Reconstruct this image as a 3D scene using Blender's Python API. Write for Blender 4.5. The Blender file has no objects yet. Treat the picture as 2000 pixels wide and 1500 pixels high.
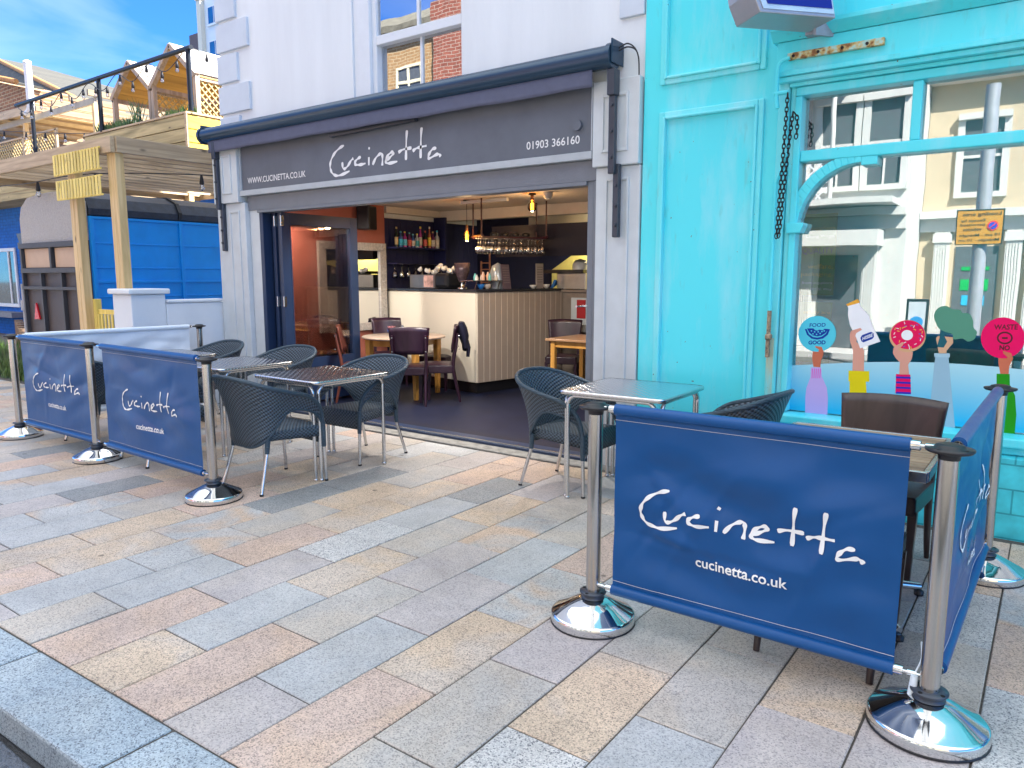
import bpy, bmesh, math, random
from mathutils import Vector, Matrix
S = bpy.context.scene
C = S.collection
rad = math.radians
# ---------------- camera, sky, sun, exposure ----------------
cam = bpy.data.objects.new('camera', bpy.data.cameras.new('camera')); C.objects.link(cam)
cam.location = (0, 0, 1.6); cam.rotation_euler = (rad(90 - 8.192), 0, rad(36.129))
cam.data.sensor_width = 36; cam.data.lens = 26.09; cam.data.clip_start = .05; cam.data.clip_end = 2000
S.camera = cam
SUN_AZ, SUN_EL = 48.6, 48.0
W = bpy.data.worlds.new("World"); S.world = W; W.use_nodes = True
wn, wl = W.node_tree.nodes, W.node_tree.links
bg = wn['Background']
tint = wn.new('ShaderNodeMix'); tint.data_type = 'RGBA'; tint.blend_type = 'MULTIPLY'; tint.inputs[0].default_value = 1; tint.inputs[7].default_value = (.17, .44, .80, 1)
sky = wn.new('ShaderNodeTexSky'); sky.sky_type = 'NISHITA'; sky.sun_disc = False
sky.sun_elevation = rad(SUN_EL); sky.sun_rotation = rad(SUN_AZ); sky.air_density = 0.8; sky.dust_density = 0.0; sky.altitude = 1500; sky.ozone_density = 1.2
tc = wn.new('ShaderNodeTexCoord'); mp = wn.new('ShaderNodeMapping'); mp.inputs['Scale'].default_value = (1.0, 1.3, 4.0)
mp.inputs['Rotation'].default_value = (0.15, 0.1, 0.6)
nz = wn.new('ShaderNodeTexNoise'); nz.inputs['Scale'].default_value = 2.3; nz.inputs['Detail'].default_value = 7; nz.inputs['Roughness'].default_value = .5
nz.inputs['Distortion'].default_value = .8
cr = wn.new('ShaderNodeValToRGB'); cr.color_ramp.elements[0].position = .50; cr.color_ramp.elements[1].position = .95
cr.color_ramp.elements[1].color = (.3, .3, .3, 1)
mx = wn.new('ShaderNodeMix'); mx.data_type = 'RGBA'; mx.inputs[7].default_value = (5.0, 5.2, 5.6, 1)
wl.new(tc.outputs['Generated'], mp.inputs['Vector']); wl.new(mp.outputs[0], nz.inputs['Vector']); wl.new(nz.outputs[0], cr.inputs[0])
wl.new(cr.outputs[0], mx.inputs[0]); wl.new(sky.outputs[0], tint.inputs[6]); wl.new(tint.outputs[2], mx.inputs[6]); # added broken cloud cap, out of view overhead, to light the ground neutrally
sz = wn.new('ShaderNodeSeparateXYZ'); wl.new(tc.outputs['Generated'], sz.inputs[0])
cz = wn.new('ShaderNodeMapRange'); cz.interpolation_type = 'SMOOTHSTEP'; cz.inputs[1].default_value = .42; cz.inputs[2].default_value = .72; wl.new(sz.outputs['Z'], cz.inputs[0])
nb_ = wn.new('ShaderNodeTexNoise'); nb_.inputs['Scale'].default_value = 3.1; nb_.inputs['Detail'].default_value = 5; wl.new(tc.outputs['Generated'], nb_.inputs['Vector'])
nr = wn.new('ShaderNodeMapRange'); nr.inputs[1].default_value = .3; nr.inputs[2].default_value = .55; nr.inputs[3].default_value = .45; wl.new(nb_.outputs[0], nr.inputs[0])
cm_ = wn.new('ShaderNodeMath'); cm_.operation = 'MULTIPLY'; wl.new(cz.outputs[0], cm_.inputs[0]); wl.new(nr.outputs[0], cm_.inputs[1])
m3 = wn.new('ShaderNodeMix'); m3.data_type = 'RGBA'; m3.inputs[7].default_value = (4.75, 4.95, 5.05, 1); wl.new(cm_.outputs[0], m3.inputs[0]); wl.new(mx.outputs[2], m3.inputs[6])
wl.new(m3.outputs[2], bg.inputs[0])
bg.inputs['Strength'].default_value = .11
sd = bpy.data.lights.new('sun', 'SUN'); sd.energy = 5.0; sd.angle = rad(.5); sd.color = (1, .95, .86)
so = bpy.data.objects.new('sun', sd); C.objects.link(so)
_d = Vector((math.sin(rad(SUN_AZ)) * math.cos(rad(SUN_EL)), math.cos(rad(SUN_AZ)) * math.cos(rad(SUN_EL)), math.sin(rad(SUN_EL))))
so.rotation_euler = _d.to_track_quat('Z', 'Y').to_euler(); so.location = _d * 60
S.view_settings.view_transform = 'Standard'; S.view_settings.look = 'None'; S.view_settings.gamma = 1; S.view_settings.exposure = 2.3
S.render.engine = 'CYCLES'
S.cycles.max_bounces = 8; S.cycles.transparent_max_bounces = 12; S.cycles.sample_clamp_indirect = 6
R = random.Random(7)

# ---------------- materials ----------------
def srgb(r, g, b):
    f = lambda c: (c / 255 / 12.92) if c <= 10 else ((c / 255 + .055) / 1.055) ** 2.4
    return (f(r), f(g), f(b))
def nodes(name):
    m = bpy.data.materials.new(name); m.use_nodes = True
    n, l = m.node_tree.nodes, m.node_tree.links
    return m, n, l, n['Principled BSDF']
def M(name, col, rough=.5, metal=0, var=.12, scale=6, bump=.05, bscale=60, spec=.5, coat=0, stretch=(1, 1, 1), emit=None, es=0, rvar=0, attr=None):
    m, n, l, p = nodes(name)
    c = n.new('ShaderNodeTexCoord'); mp = n.new('ShaderNodeMapping'); mp.inputs['Scale'].default_value = stretch
    l.new(c.outputs['Object'], mp.inputs[0])
    t = n.new('ShaderNodeTexNoise'); t.inputs['Scale'].default_value = scale; t.inputs['Detail'].default_value = 6; t.inputs['Roughness'].default_value = .6
    l.new(mp.outputs[0], t.inputs['Vector'])
    r = n.new('ShaderNodeMapRange'); r.inputs[1].default_value = .3; r.inputs[2].default_value = .7; r.inputs[3].default_value = 1 - var; r.inputs[4].default_value = 1 + var
    l.new(t.outputs[0], r.inputs[0])
    v = n.new('ShaderNodeVectorMath'); v.operation = 'SCALE'; v.inputs[0].default_value = col[:3]
    l.new(r.outputs[0], v.inputs['Scale']); l.new(v.outputs[0], p.inputs['Base Color'])
    p.inputs['Roughness'].default_value = rough; p.inputs['Metallic'].default_value = metal
    p.inputs['Specular IOR Level'].default_value = spec; p.inputs['Coat Weight'].default_value = coat; p.inputs['Coat Roughness'].default_value = .1
    if rvar:
        r2 = n.new('ShaderNodeMapRange'); r2.inputs[1].default_value = .3; r2.inputs[2].default_value = .7
        r2.inputs[3].default_value = max(0, rough - rvar); r2.inputs[4].default_value = rough + rvar
        l.new(t.outputs[0], r2.inputs[0]); l.new(r2.outputs[0], p.inputs['Roughness'])
    if bump:
        t2 = n.new('ShaderNodeTexNoise'); t2.inputs['Scale'].default_value = bscale; t2.inputs['Detail'].default_value = 4
        l.new(mp.outputs[0], t2.inputs['Vector'])
        b = n.new('ShaderNodeBump'); b.inputs['Strength'].default_value = bump * 4; b.inputs['Distance'].default_value = .01
        l.new(t2.outputs[0], b.inputs['Height']); l.new(b.outputs[0], p.inputs['Normal'])
    if emit:
        p.inputs['Emission Color'].default_value = (*emit, 1); p.inputs['Emission Strength'].default_value = es
    return m
def wood(name, c1, c2, axis='X', rough=.6, grain=14, knots=True, bump=.2):
    m, n, l, p = nodes(name)
    c = n.new('ShaderNodeTexCoord'); mp = n.new('ShaderNodeMapping')
    s = [grain, grain, grain]; s['XYZ'.index(axis)] = grain * .07; mp.inputs['Scale'].default_value = s
    l.new(c.outputs['Object'], mp.inputs[0])
    t = n.new('ShaderNodeTexNoise'); t.inputs['Scale'].default_value = 1; t.inputs['Detail'].default_value = 7; t.inputs['Distortion'].default_value = 1.2
    l.new(mp.outputs[0], t.inputs['Vector'])
    r = n.new('ShaderNodeValToRGB'); r.color_ramp.elements[0].color = (*c1, 1); r.color_ramp.elements[1].color = (*c2, 1)
    r.color_ramp.elements[0].position = .33; r.color_ramp.elements[1].position = .64
    l.new(t.outputs[0], r.inputs[0])
    k = n.new('ShaderNodeTexVoronoi'); k.inputs['Scale'].default_value = 1
    mk = n.new('ShaderNodeMapping'); s2 = [5.5, 5.5, 5.5]; s2['XYZ'.index(axis)] = 2.2; mk.inputs['Scale'].default_value = s2
    l.new(c.outputs['Object'], mk.inputs[0]); l.new(mk.outputs[0], k.inputs['Vector'])
    kr = n.new('ShaderNodeMapRange'); kr.inputs[1].default_value = .05; kr.inputs[2].default_value = .13; kr.inputs[3].default_value = .35; kr.inputs[4].default_value = 1
    l.new(k.outputs['Distance'], kr.inputs[0])
    v = n.new('ShaderNodeVectorMath'); v.operation = 'SCALE'
    l.new(r.outputs[0], v.inputs[0])
    if knots: l.new(kr.outputs[0], v.inputs['Scale'])
    else: v.inputs['Scale'].default_value = 1
    # each board its own tone
    oi = n.new('ShaderNodeAttribute'); oi.attribute_name = 'tone'
    ad = n.new('ShaderNodeMath'); ad.operation = 'ADD'; ad.inputs[1].default_value = 1
    l.new(oi.outputs['Fac'], ad.inputs[0])
    v2 = n.new('ShaderNodeVectorMath'); v2.operation = 'SCALE'; l.new(v.outputs[0], v2.inputs[0]); l.new(ad.outputs[0], v2.inputs['Scale'])
    l.new(v2.outputs[0], p.inputs['Base Color']); p.inputs['Roughness'].default_value = rough
    b = n.new('ShaderNodeBump'); b.inputs['Strength'].default_value = bump; b.inputs['Distance'].default_value = .006
    l.new(t.outputs[0], b.inputs['Height']); l.new(b.outputs[0], p.inputs['Normal'])
    return m
def brick(name, c1, c2, cm, axis='XZ', scale=1.0, bw=.24, bh=.08, mort=.012, rough=.8, bump=.4, off=.5):
    m, n, l, p = nodes(name)
    c = n.new('ShaderNodeTexCoord'); sp = n.new('ShaderNodeSeparateXYZ'); cb = n.new('ShaderNodeCombineXYZ')
    l.new(c.outputs['Object'], sp.inputs[0]); l.new(sp.outputs[axis[0]], cb.inputs['X']); l.new(sp.outputs[axis[1]], cb.inputs['Y'])
    b = n.new('ShaderNodeTexBrick'); b.inputs['Scale'].default_value = scale; b.inputs['Brick Width'].default_value = bw; b.inputs['Row Height'].default_value = bh
    b.inputs['Mortar Size'].default_value = mort; b.inputs['Color1'].default_value = (*c1, 1); b.inputs['Color2'].default_value = (*c2, 1); b.inputs['Mortar'].default_value = (*cm, 1)
    b.offset = off; b.inputs['Mortar Smooth'].default_value = .3
    l.new(cb.outputs[0], b.inputs['Vector'])
    t = n.new('ShaderNodeTexNoise'); t.inputs['Scale'].default_value = 9; t.inputs['Detail'].default_value = 5; l.new(c.outputs['Object'], t.inputs['Vector'])
    r = n.new('ShaderNodeMapRange'); r.inputs[1].default_value = .3; r.inputs[2].default_value = .7; r.inputs[3].default_value = .8; r.inputs[4].default_value = 1.2
    l.new(t.outputs[0], r.inputs[0])
    v = n.new('ShaderNodeVectorMath'); v.operation = 'SCALE'; l.new(b.outputs[0], v.inputs[0]); l.new(r.outputs[0], v.inputs['Scale'])
    l.new(v.outputs[0], p.inputs['Base Color']); p.inputs['Roughness'].default_value = rough
    bp = n.new('ShaderNodeBump'); bp.invert = True; bp.inputs['Strength'].default_value = bump; bp.inputs['Distance'].default_value = .01
    l.new(b.outputs['Fac'], bp.inputs['Height']); l.new(bp.outputs[0], p.inputs['Normal'])
    return m
def glass(name, refl=.35, tint=(1, 1, 1), rough=0.0, wav=.012):
    m, n, l, p = nodes(name); n.remove(p)
    o = n['Material Output']; g = n.new('ShaderNodeBsdfGlossy'); g.inputs['Roughness'].default_value = rough; g.inputs['Color'].default_value = (.95, .97, 1, 1)
    t = n.new('ShaderNodeBsdfTransparent'); t.inputs[0].default_value = (*tint, 1)
    lw = n.new('ShaderNodeFresnel'); lw.inputs[0].default_value = 1.5
    mr = n.new('ShaderNodeMapRange'); mr.inputs[3].default_value = refl; mr.inputs[4].default_value = 1; mr.inputs[1].default_value = .04
    l.new(lw.outputs[0], mr.inputs[0])
    # old glass: a faint waviness
    c = n.new('ShaderNodeTexCoord'); nz = n.new('ShaderNodeTexNoise'); nz.inputs['Scale'].default_value = 1.3; l.new(c.outputs['Object'], nz.inputs['Vector'])
    b = n.new('ShaderNodeBump'); b.inputs['Strength'].default_value = wav; b.inputs['Distance'].default_value = .05; l.new(nz.outputs[0], b.inputs['Height']); l.new(b.outputs[0], g.inputs['Normal'])
    x = n.new('ShaderNodeMixShader'); l.new(mr.outputs[0], x.inputs[0]); l.new(t.outputs[0], x.inputs[1]); l.new(g.outputs[0], x.inputs[2]); l.new(x.outputs[0], o.inputs[0])
    return m

# ---------------- mesh builder ----------------
class MB:
    def __init__(s): s.v = []; s.f = []; s.m = []; s.uv = {}; s.tone = {}; s.smooth = set(); s.mi = 0; s.t = 0
    def add(s, vs, fs, smooth=False, uvs=None):
        o = len(s.v); s.v += [tuple(v) for v in vs]
        for i, f in enumerate(fs):
            k = len(s.f); s.f.append([o + j for j in f]); s.m.append(s.mi); s.tone[k] = s.t
            if smooth: s.smooth.add(k)
            if uvs: s.uv[k] = [uvs[j] for j in f]
        return s
    def box(s, a, b, rot=0, c=None):
        x0, y0, z0 = a; x1, y1, z1 = b
        vs = [(x0, y0, z0), (x1, y0, z0), (x1, y1, z0), (x0, y1, z0), (x0, y0, z1), (x1, y0, z1), (x1, y1, z1), (x0, y1, z1)]
        if rot:
            cx, cy = c or ((x0 + x1) / 2, (y0 + y1) / 2); cs, sn = math.cos(rot), math.sin(rot)
            vs = [(cx + (x - cx) * cs - (y - cy) * sn, cy + (x - cx) * sn + (y - cy) * cs, z) for x, y, z in vs]
        return s.add(vs, [(0, 3, 2, 1), (4, 5, 6, 7), (0, 1, 5, 4), (1, 2, 6, 5), (2, 3, 7, 6), (3, 0, 4, 7)])
    def boards(s, a, b, axis, n, gap=.006, tone=.12):
        """n boards side by side along axis"""
        lo, hi = a[axis], b[axis]; w = (hi - lo) / n
        for i in range(n):
            p, q = list(a), list(b); p[axis] = lo + i * w + gap / 2; q[axis] = lo + (i + 1) * w - gap / 2
            s.t = R.uniform(-tone, tone); s.box(p, q)
        s.t = 0; return s
    def bar(s, p, q, w, h=None, up=(0, 0, 1)):
        p, q = Vector(p), Vector(q); h = h or w; d = (q - p).normalized(); u = Vector(up)
        if abs(d.dot(u)) > .99: u = Vector((0, 1, 0))
        r = d.cross(u).normalized(); u = r.cross(d)
        vs = [c + r * a * w / 2 + u * b * h / 2 for c in (p, q) for a, b in ((-1, -1), (1, -1), (1, 1), (-1, 1))]
        return s.add(vs, [(0, 3, 2, 1), (4, 5, 6, 7), (0, 1, 5, 4), (1, 2, 6, 5), (2, 3, 7, 6), (3, 0, 4, 7)])
    def tube(s, pts, r, n=10, caps=True, closed=False):
        pts = [Vector(p) for p in pts]; N = len(pts); rs = r if isinstance(r, (list, tuple)) else [r] * N
        vs = []; ref = None
        for i, p in enumerate(pts):
            if closed: d = pts[(i + 1) % N] - pts[i - 1]
            else: d = pts[min(i + 1, N - 1)] - pts[max(i - 1, 0)]
            d.normalize()
            if ref is None:
                ref = Vector((0, 0, 1)) if abs(d.z) < .9 else Vector((1, 0, 0))
            a = d.cross(ref).normalized(); b = a.cross(d).normalized(); ref = b
            vs += [p + (a * math.cos(2 * math.pi * k / n) + b * math.sin(2 * math.pi * k / n)) * rs[i] for k in range(n)]
        fs = []
        for i in range(N if closed else N - 1):
            j = (i + 1) % N
            fs += [(i * n + k, i * n + (k + 1) % n, j * n + (k + 1) % n, j * n + k) for k in range(n)]
        s.add(vs, fs, True)
        if caps and not closed: 
            s.add(vs[:n], [tuple(range(n))][::-1]); s.add(vs[-n:], [tuple(reversed(range(n)))])
        return s
    def lathe(s, prof, c=(0, 0, 0), n=24, cap=True):
        vs = []
        for r, z in prof: vs += [(c[0] + r * math.cos(2 * math.pi * k / n), c[1] + r * math.sin(2 * math.pi * k / n), c[2] + z) for k in range(n)]
        fs = [(i * n + k, i * n + (k + 1) % n, (i + 1) * n + (k + 1) % n, (i + 1) * n + k) for i in range(len(prof) - 1) for k in range(n)]
        s.add(vs, fs, True)
        if cap:
            if prof[0][0] > 1e-4: s.add(vs[:n], [tuple(reversed(range(n)))])
            if prof[-1][0] > 1e-4: s.add(vs[-n:], [tuple(range(n))])
        return s
    def prism(s, poly, f0, f1):
        """poly 2D points, f0/f1 map (a,b)->3D for the two ends"""
        n = len(poly); vs = [f0(*p) for p in poly] + [f1(*p) for p in poly]
        return s.add(vs, [tuple(reversed(range(n))), tuple(range(n, 2 * n))] + [(i, (i + 1) % n, n + (i + 1) % n, n + i) for i in range(n)])
    def grid(s, fn, nu, nv, smooth=True, uvfn=None):
        vs = [fn(i / nu, j / nv) for j in range(nv + 1) for i in range(nu + 1)]
        uv = [(uvfn(i / nu, j / nv) if uvfn else (i / nu, j / nv)) for j in range(nv + 1) for i in range(nu + 1)]
        fs = [(j * (nu + 1) + i, j * (nu + 1) + i + 1, (j + 1) * (nu + 1) + i + 1, (j + 1) * (nu + 1) + i) for j in range(nv) for i in range(nu)]
        return s.add(vs, fs, smooth, uv)
def origin(p): return Vector(p.get('_o', (0, 0, 0))) if p else Vector((0, 0, 0))
def obj(name, mb, mat, parent=None, bevel=0, solid=0, label=None, local=False, sub=0, fixn=True):
    me = bpy.data.meshes.new(name); o0 = Vector((0, 0, 0)) if local else origin(parent)
    me.from_pydata([tuple(Vector(v) - o0) for v in mb.v], [], mb.f)
    mats = mat if isinstance(mat, (list, tuple)) else [mat]
    for m in mats: me.materials.append(m)
    for i, p in enumerate(me.polygons):
        p.material_index = mb.m[i]; p.use_smooth = i in mb.smooth
    if mb.uv:
        ul = me.uv_layers.new(name='UVMap')
        for i, p in enumerate(me.polygons):
            if i in mb.uv:
                for k, li in enumerate(p.loop_indices): ul.data[li].uv = mb.uv[i][k]
    if any(mb.tone.values()):
        a = me.attributes.new('tone', 'FLOAT', 'FACE')
        for i in range(len(mb.f)): a.data[i].value = mb.tone[i]
    if fixn:
        bm = bmesh.new(); bm.from_mesh(me); bmesh.ops.recalc_face_normals(bm, faces=bm.faces); bm.to_mesh(me); bm.free()
    me.update()
    o = bpy.data.objects.new(name, me); C.objects.link(o)
    if parent:
        o.parent = parent; o['_o'] = tuple(origin(parent))
    if bevel:
        b = o.modifiers.new('bevel', 'BEVEL'); b.width = bevel; b.segments = 2; b.limit_method = 'ANGLE'; b.angle_limit = rad(40); b.harden_normals = False
    if solid:
        b = o.modifiers.new('solid', 'SOLIDIFY'); b.thickness = solid; b.offset = 0
    if sub:
        b = o.modifiers.new('sub', 'SUBSURF'); b.levels = sub; b.render_levels = sub
    if label: o['label'] = label
    return o
def tag(o, label, cat, group=None, kind=None):
    if label: o['label'] = label
    if cat: o['category'] = cat
    if group: o['group'] = group
    if kind: o['kind'] = kind
    return o
def thing(name, label, cat, loc=(0, 0, 0), rz=0, group=None):
    o = bpy.data.objects.new(name, None); C.objects.link(o); o.location = loc; o.rotation_euler = (0, 0, rz); o.empty_display_size = .1
    o['_o'] = tuple(loc); return tag(o, label, cat, group)
def local_thing(name, label, cat, group=None):
    """built at the origin, moved afterwards"""
    return thing(name, label, cat, (0, 0, 0), 0, group)
def place(o, loc, rz=0): o.location = loc; o.rotation_euler = (0, 0, rz); return o
def dup(root, loc, rz=0, label=None, group=None):
    r = root.copy(); C.objects.link(r); r.location = loc; r.rotation_euler = (0, 0, rz)
    if label: r['label'] = label
    if group: r['group'] = group
    for ch in list(root.children):
        c = ch.copy(); C.objects.link(c); c.parent = r
        for g in list(ch.children):
            d = g.copy(); C.objects.link(d); d.parent = c
    return r
def spline(P, n=8, closed=False):
    P = [Vector(p) for p in P]; out = []; N = len(P)
    rng = range(N) if closed else range(N - 1)
    for i in rng:
        if closed: a, b, c, d = P[i - 1], P[i], P[(i + 1) % N], P[(i + 2) % N]
        else: a, b, c, d = P[max(i - 1, 0)], P[i], P[i + 1], P[min(i + 2, N - 1)]
        for k in range(n):
            t = k / n; out.append(.5 * ((2 * b) + (c - a) * t + (2 * a - 5 * b + 4 * c - d) * t * t + (3 * b - a - 3 * c + d) * t ** 3))
    if not closed: out.append(P[-1])
    return out
_tc = {}
def text2d(s, bold=0):
    k = (s, bold)
    if k not in _tc:
        cu = bpy.data.curves.new('t', 'FONT'); cu.body = s; cu.resolution_u = 3; cu.offset = bold
        o = bpy.data.objects.new('t', cu); C.objects.link(o); dg = bpy.context.evaluated_depsgraph_get()
        me = bpy.data.meshes.new_from_object(o.evaluated_get(dg))
        vs = [(v.co.x, v.co.y) for v in me.vertices]; fs = [tuple(p.vertices) for p in me.polygons]
        bpy.data.objects.remove(o); bpy.data.curves.remove(cu); bpy.data.meshes.remove(me)
        x0 = min(v[0] for v in vs); x1 = max(v[0] for v in vs); y0 = min(v[1] for v in vs); y1 = max(v[1] for v in vs)
        _tc[k] = ([(x - x0, y - y0) for x, y in vs], fs, x1 - x0, y1 - y0)
    return _tc[k]
def put_text(mb, s, w, fn, h=None, bold=0, centre=False):
    """fn maps (x along, y up) metres to 3D"""
    vs, fs, tw, th = text2d(s, bold); kx = w / tw; ky = (h / th) if h else kx
    dx = -w / 2 if centre else 0
    mb.add([fn(x * kx + dx, y * ky) for x, y in vs], fs)
def ribbon(mb, pts, w, fn, taper=True):
    P = spline([(p[0], p[1], 0) for p in pts], 6) if len(pts) > 2 else [Vector((p[0], p[1], 0)) for p in pts]
    L = []; N = len(P)
    for i, p in enumerate(P):
        d = (P[min(i + 1, N - 1)] - P[max(i - 1, 0)]).normalized(); nrm = Vector((-d.y, d.x, 0))
        k = w / 2 * (.85 + .3 * math.sin(i * .7 + N))
        if taper and i in (0, N - 1): k *= .75
        L.append((p + nrm * k, p - nrm * k))
    vs = [fn(q.x, q.y) for a in L for q in a]
    mb.add(vs, [(2 * i, 2 * i + 1, 2 * i + 3, 2 * i + 2) for i in range(N - 1)])
LOGO = [[(-0.318, 0.074), (-0.355, 0.064), (-0.403, 0.038), (-0.436, 0.004), (-0.45, -0.031), (-0.446, -0.059), (-0.429, -0.083), (-0.394, -0.098), (-0.346, -0.096), (-0.275, -0.08)], [(-0.338, -0.022), (-0.334, -0.055), (-0.318, -0.063), (-0.29, -0.049), (-0.259, -0.02), (-0.238, -0.009)], [(-0.173, -0.006), (-0.199, -0.014), (-0.222, -0.029), (-0.228, -0.041), (-0.212, -0.049), (-0.175, -0.051), (-0.134, -0.047)], [(-0.104, -0.014), (-0.106, -0.061)], [(-0.106, 0.039), (-0.094, 0.033)], [(-0.074, -0.061), (-0.045, -0.024), (-0.012, -0.005), (0.005, -0.006), (0.01, -0.03), (0.006, -0.072)], [(0.037, -0.048), (0.068, -0.033), (0.096, -0.015), (0.099, -0.006), (0.083, -0.004), (0.055, -0.019), (0.037, -0.042), (0.04, -0.058), (0.065, -0.064), (0.13, -0.059)], [(0.21, 0.104), (0.203, 0.038), (0.198, -0.058)], [(0.139, -0.01), (0.178, 0.002), (0.243, 0.005)], [(0.323, 0.107), (0.316, 0.045), (0.311, -0.058)], [(0.251, -0.014), (0.278, -0.002), (0.311, 0.002), (0.358, 0.005)], [(0.43, -0.015), (0.403, -0.017), (0.379, -0.037), (0.369, -0.058), (0.381, -0.064), (0.43, -0.049), (0.449, -0.05), (0.461, -0.063)]]
def logo(mb, k, w, fn):
    for s in LOGO: ribbon(mb, [(x * k, y * k) for x, y in s], w, fn)

# ---------------- shared materials ----------------
WHITE = M('white_render', (.72, .755, .78), .7, var=.04, scale=2, bump=.05, bscale=90)
WHITEW = M('rain_streaked_render', (.72, .755, .78), .7, var=.055, scale=2.6, bump=.06, bscale=70, stretch=(1, 1, .12))
WHITE2 = M('white_gloss_paint', (.66, .67, .69), .45, var=.05, scale=4, bump=.02)
WOODW = M('pilaster_paint', (.57, .61, .63), .5, var=.06, scale=5, bump=.03)
GREYS = M('grey_sign_paint', (.115, .13, .158), .55, var=.10, scale=3, bump=.03, bscale=25)
GREYF = M('grey_frame_paint', (.165, .185, .215), .4, var=.06)
LGREY = M('light_grey_trim', (.42, .46, .49), .4, var=.08)
NAVYM = M('navy_metal', (.022, .055, .10), .26, .3, var=.02, bump=.0)
BRKT = M('awning_bracket_metal', (.045, .055, .075), .35, .2, var=.1, bump=.02)
VAL = M('valance_fabric', (.115, .125, .19), .85, var=.06, scale=12, bump=.12, bscale=300)
NAVYP = M('navy_frame_paint', (.018, .036, .085), .35, var=.08, bump=.02)
DNAVY = M('deep_navy_paint', (.010, .012, .07), .5, var=.1)
BLACKP = M('black_plastic', (.012, .012, .015), .4, var=.1, bump=.02)
STEEL = M('brushed_stainless_steel', (.52, .49, .46), .2, 1, var=.1, scale=30, bump=.02, bscale=120, stretch=(1, 1, .05), rvar=.07)
CHROME = M('polished_stainless_steel', (.70, .71, .72), .07, 1, var=.05, scale=5, bump=.0, rvar=.03)
ALU = M('satin_aluminium', (.66, .67, .68), .24, 1, var=.05, scale=20, bump=.01)
BLUEF = M('blue_pvc_banner', (.002, .068, .235), .35, var=.07, scale=3, bump=.04, bscale=9, spec=.36, rvar=.08)
PALEF = M('pale_banner_back', (.70, .78, .86), .5, var=.05, scale=3, bump=.03)
LETTER = M('white_lettering', (.82, .82, .82), .5, var=.02, bump=0)
RUST = M('rusty_iron', (.16, .06, .025), .8, .2, var=.6, scale=40, bump=.4, bscale=80)
DARKCH = M('dark_rusty_chain', (.035, .03, .03), .6, .6, var=.5, scale=40, bump=.2)
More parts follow.
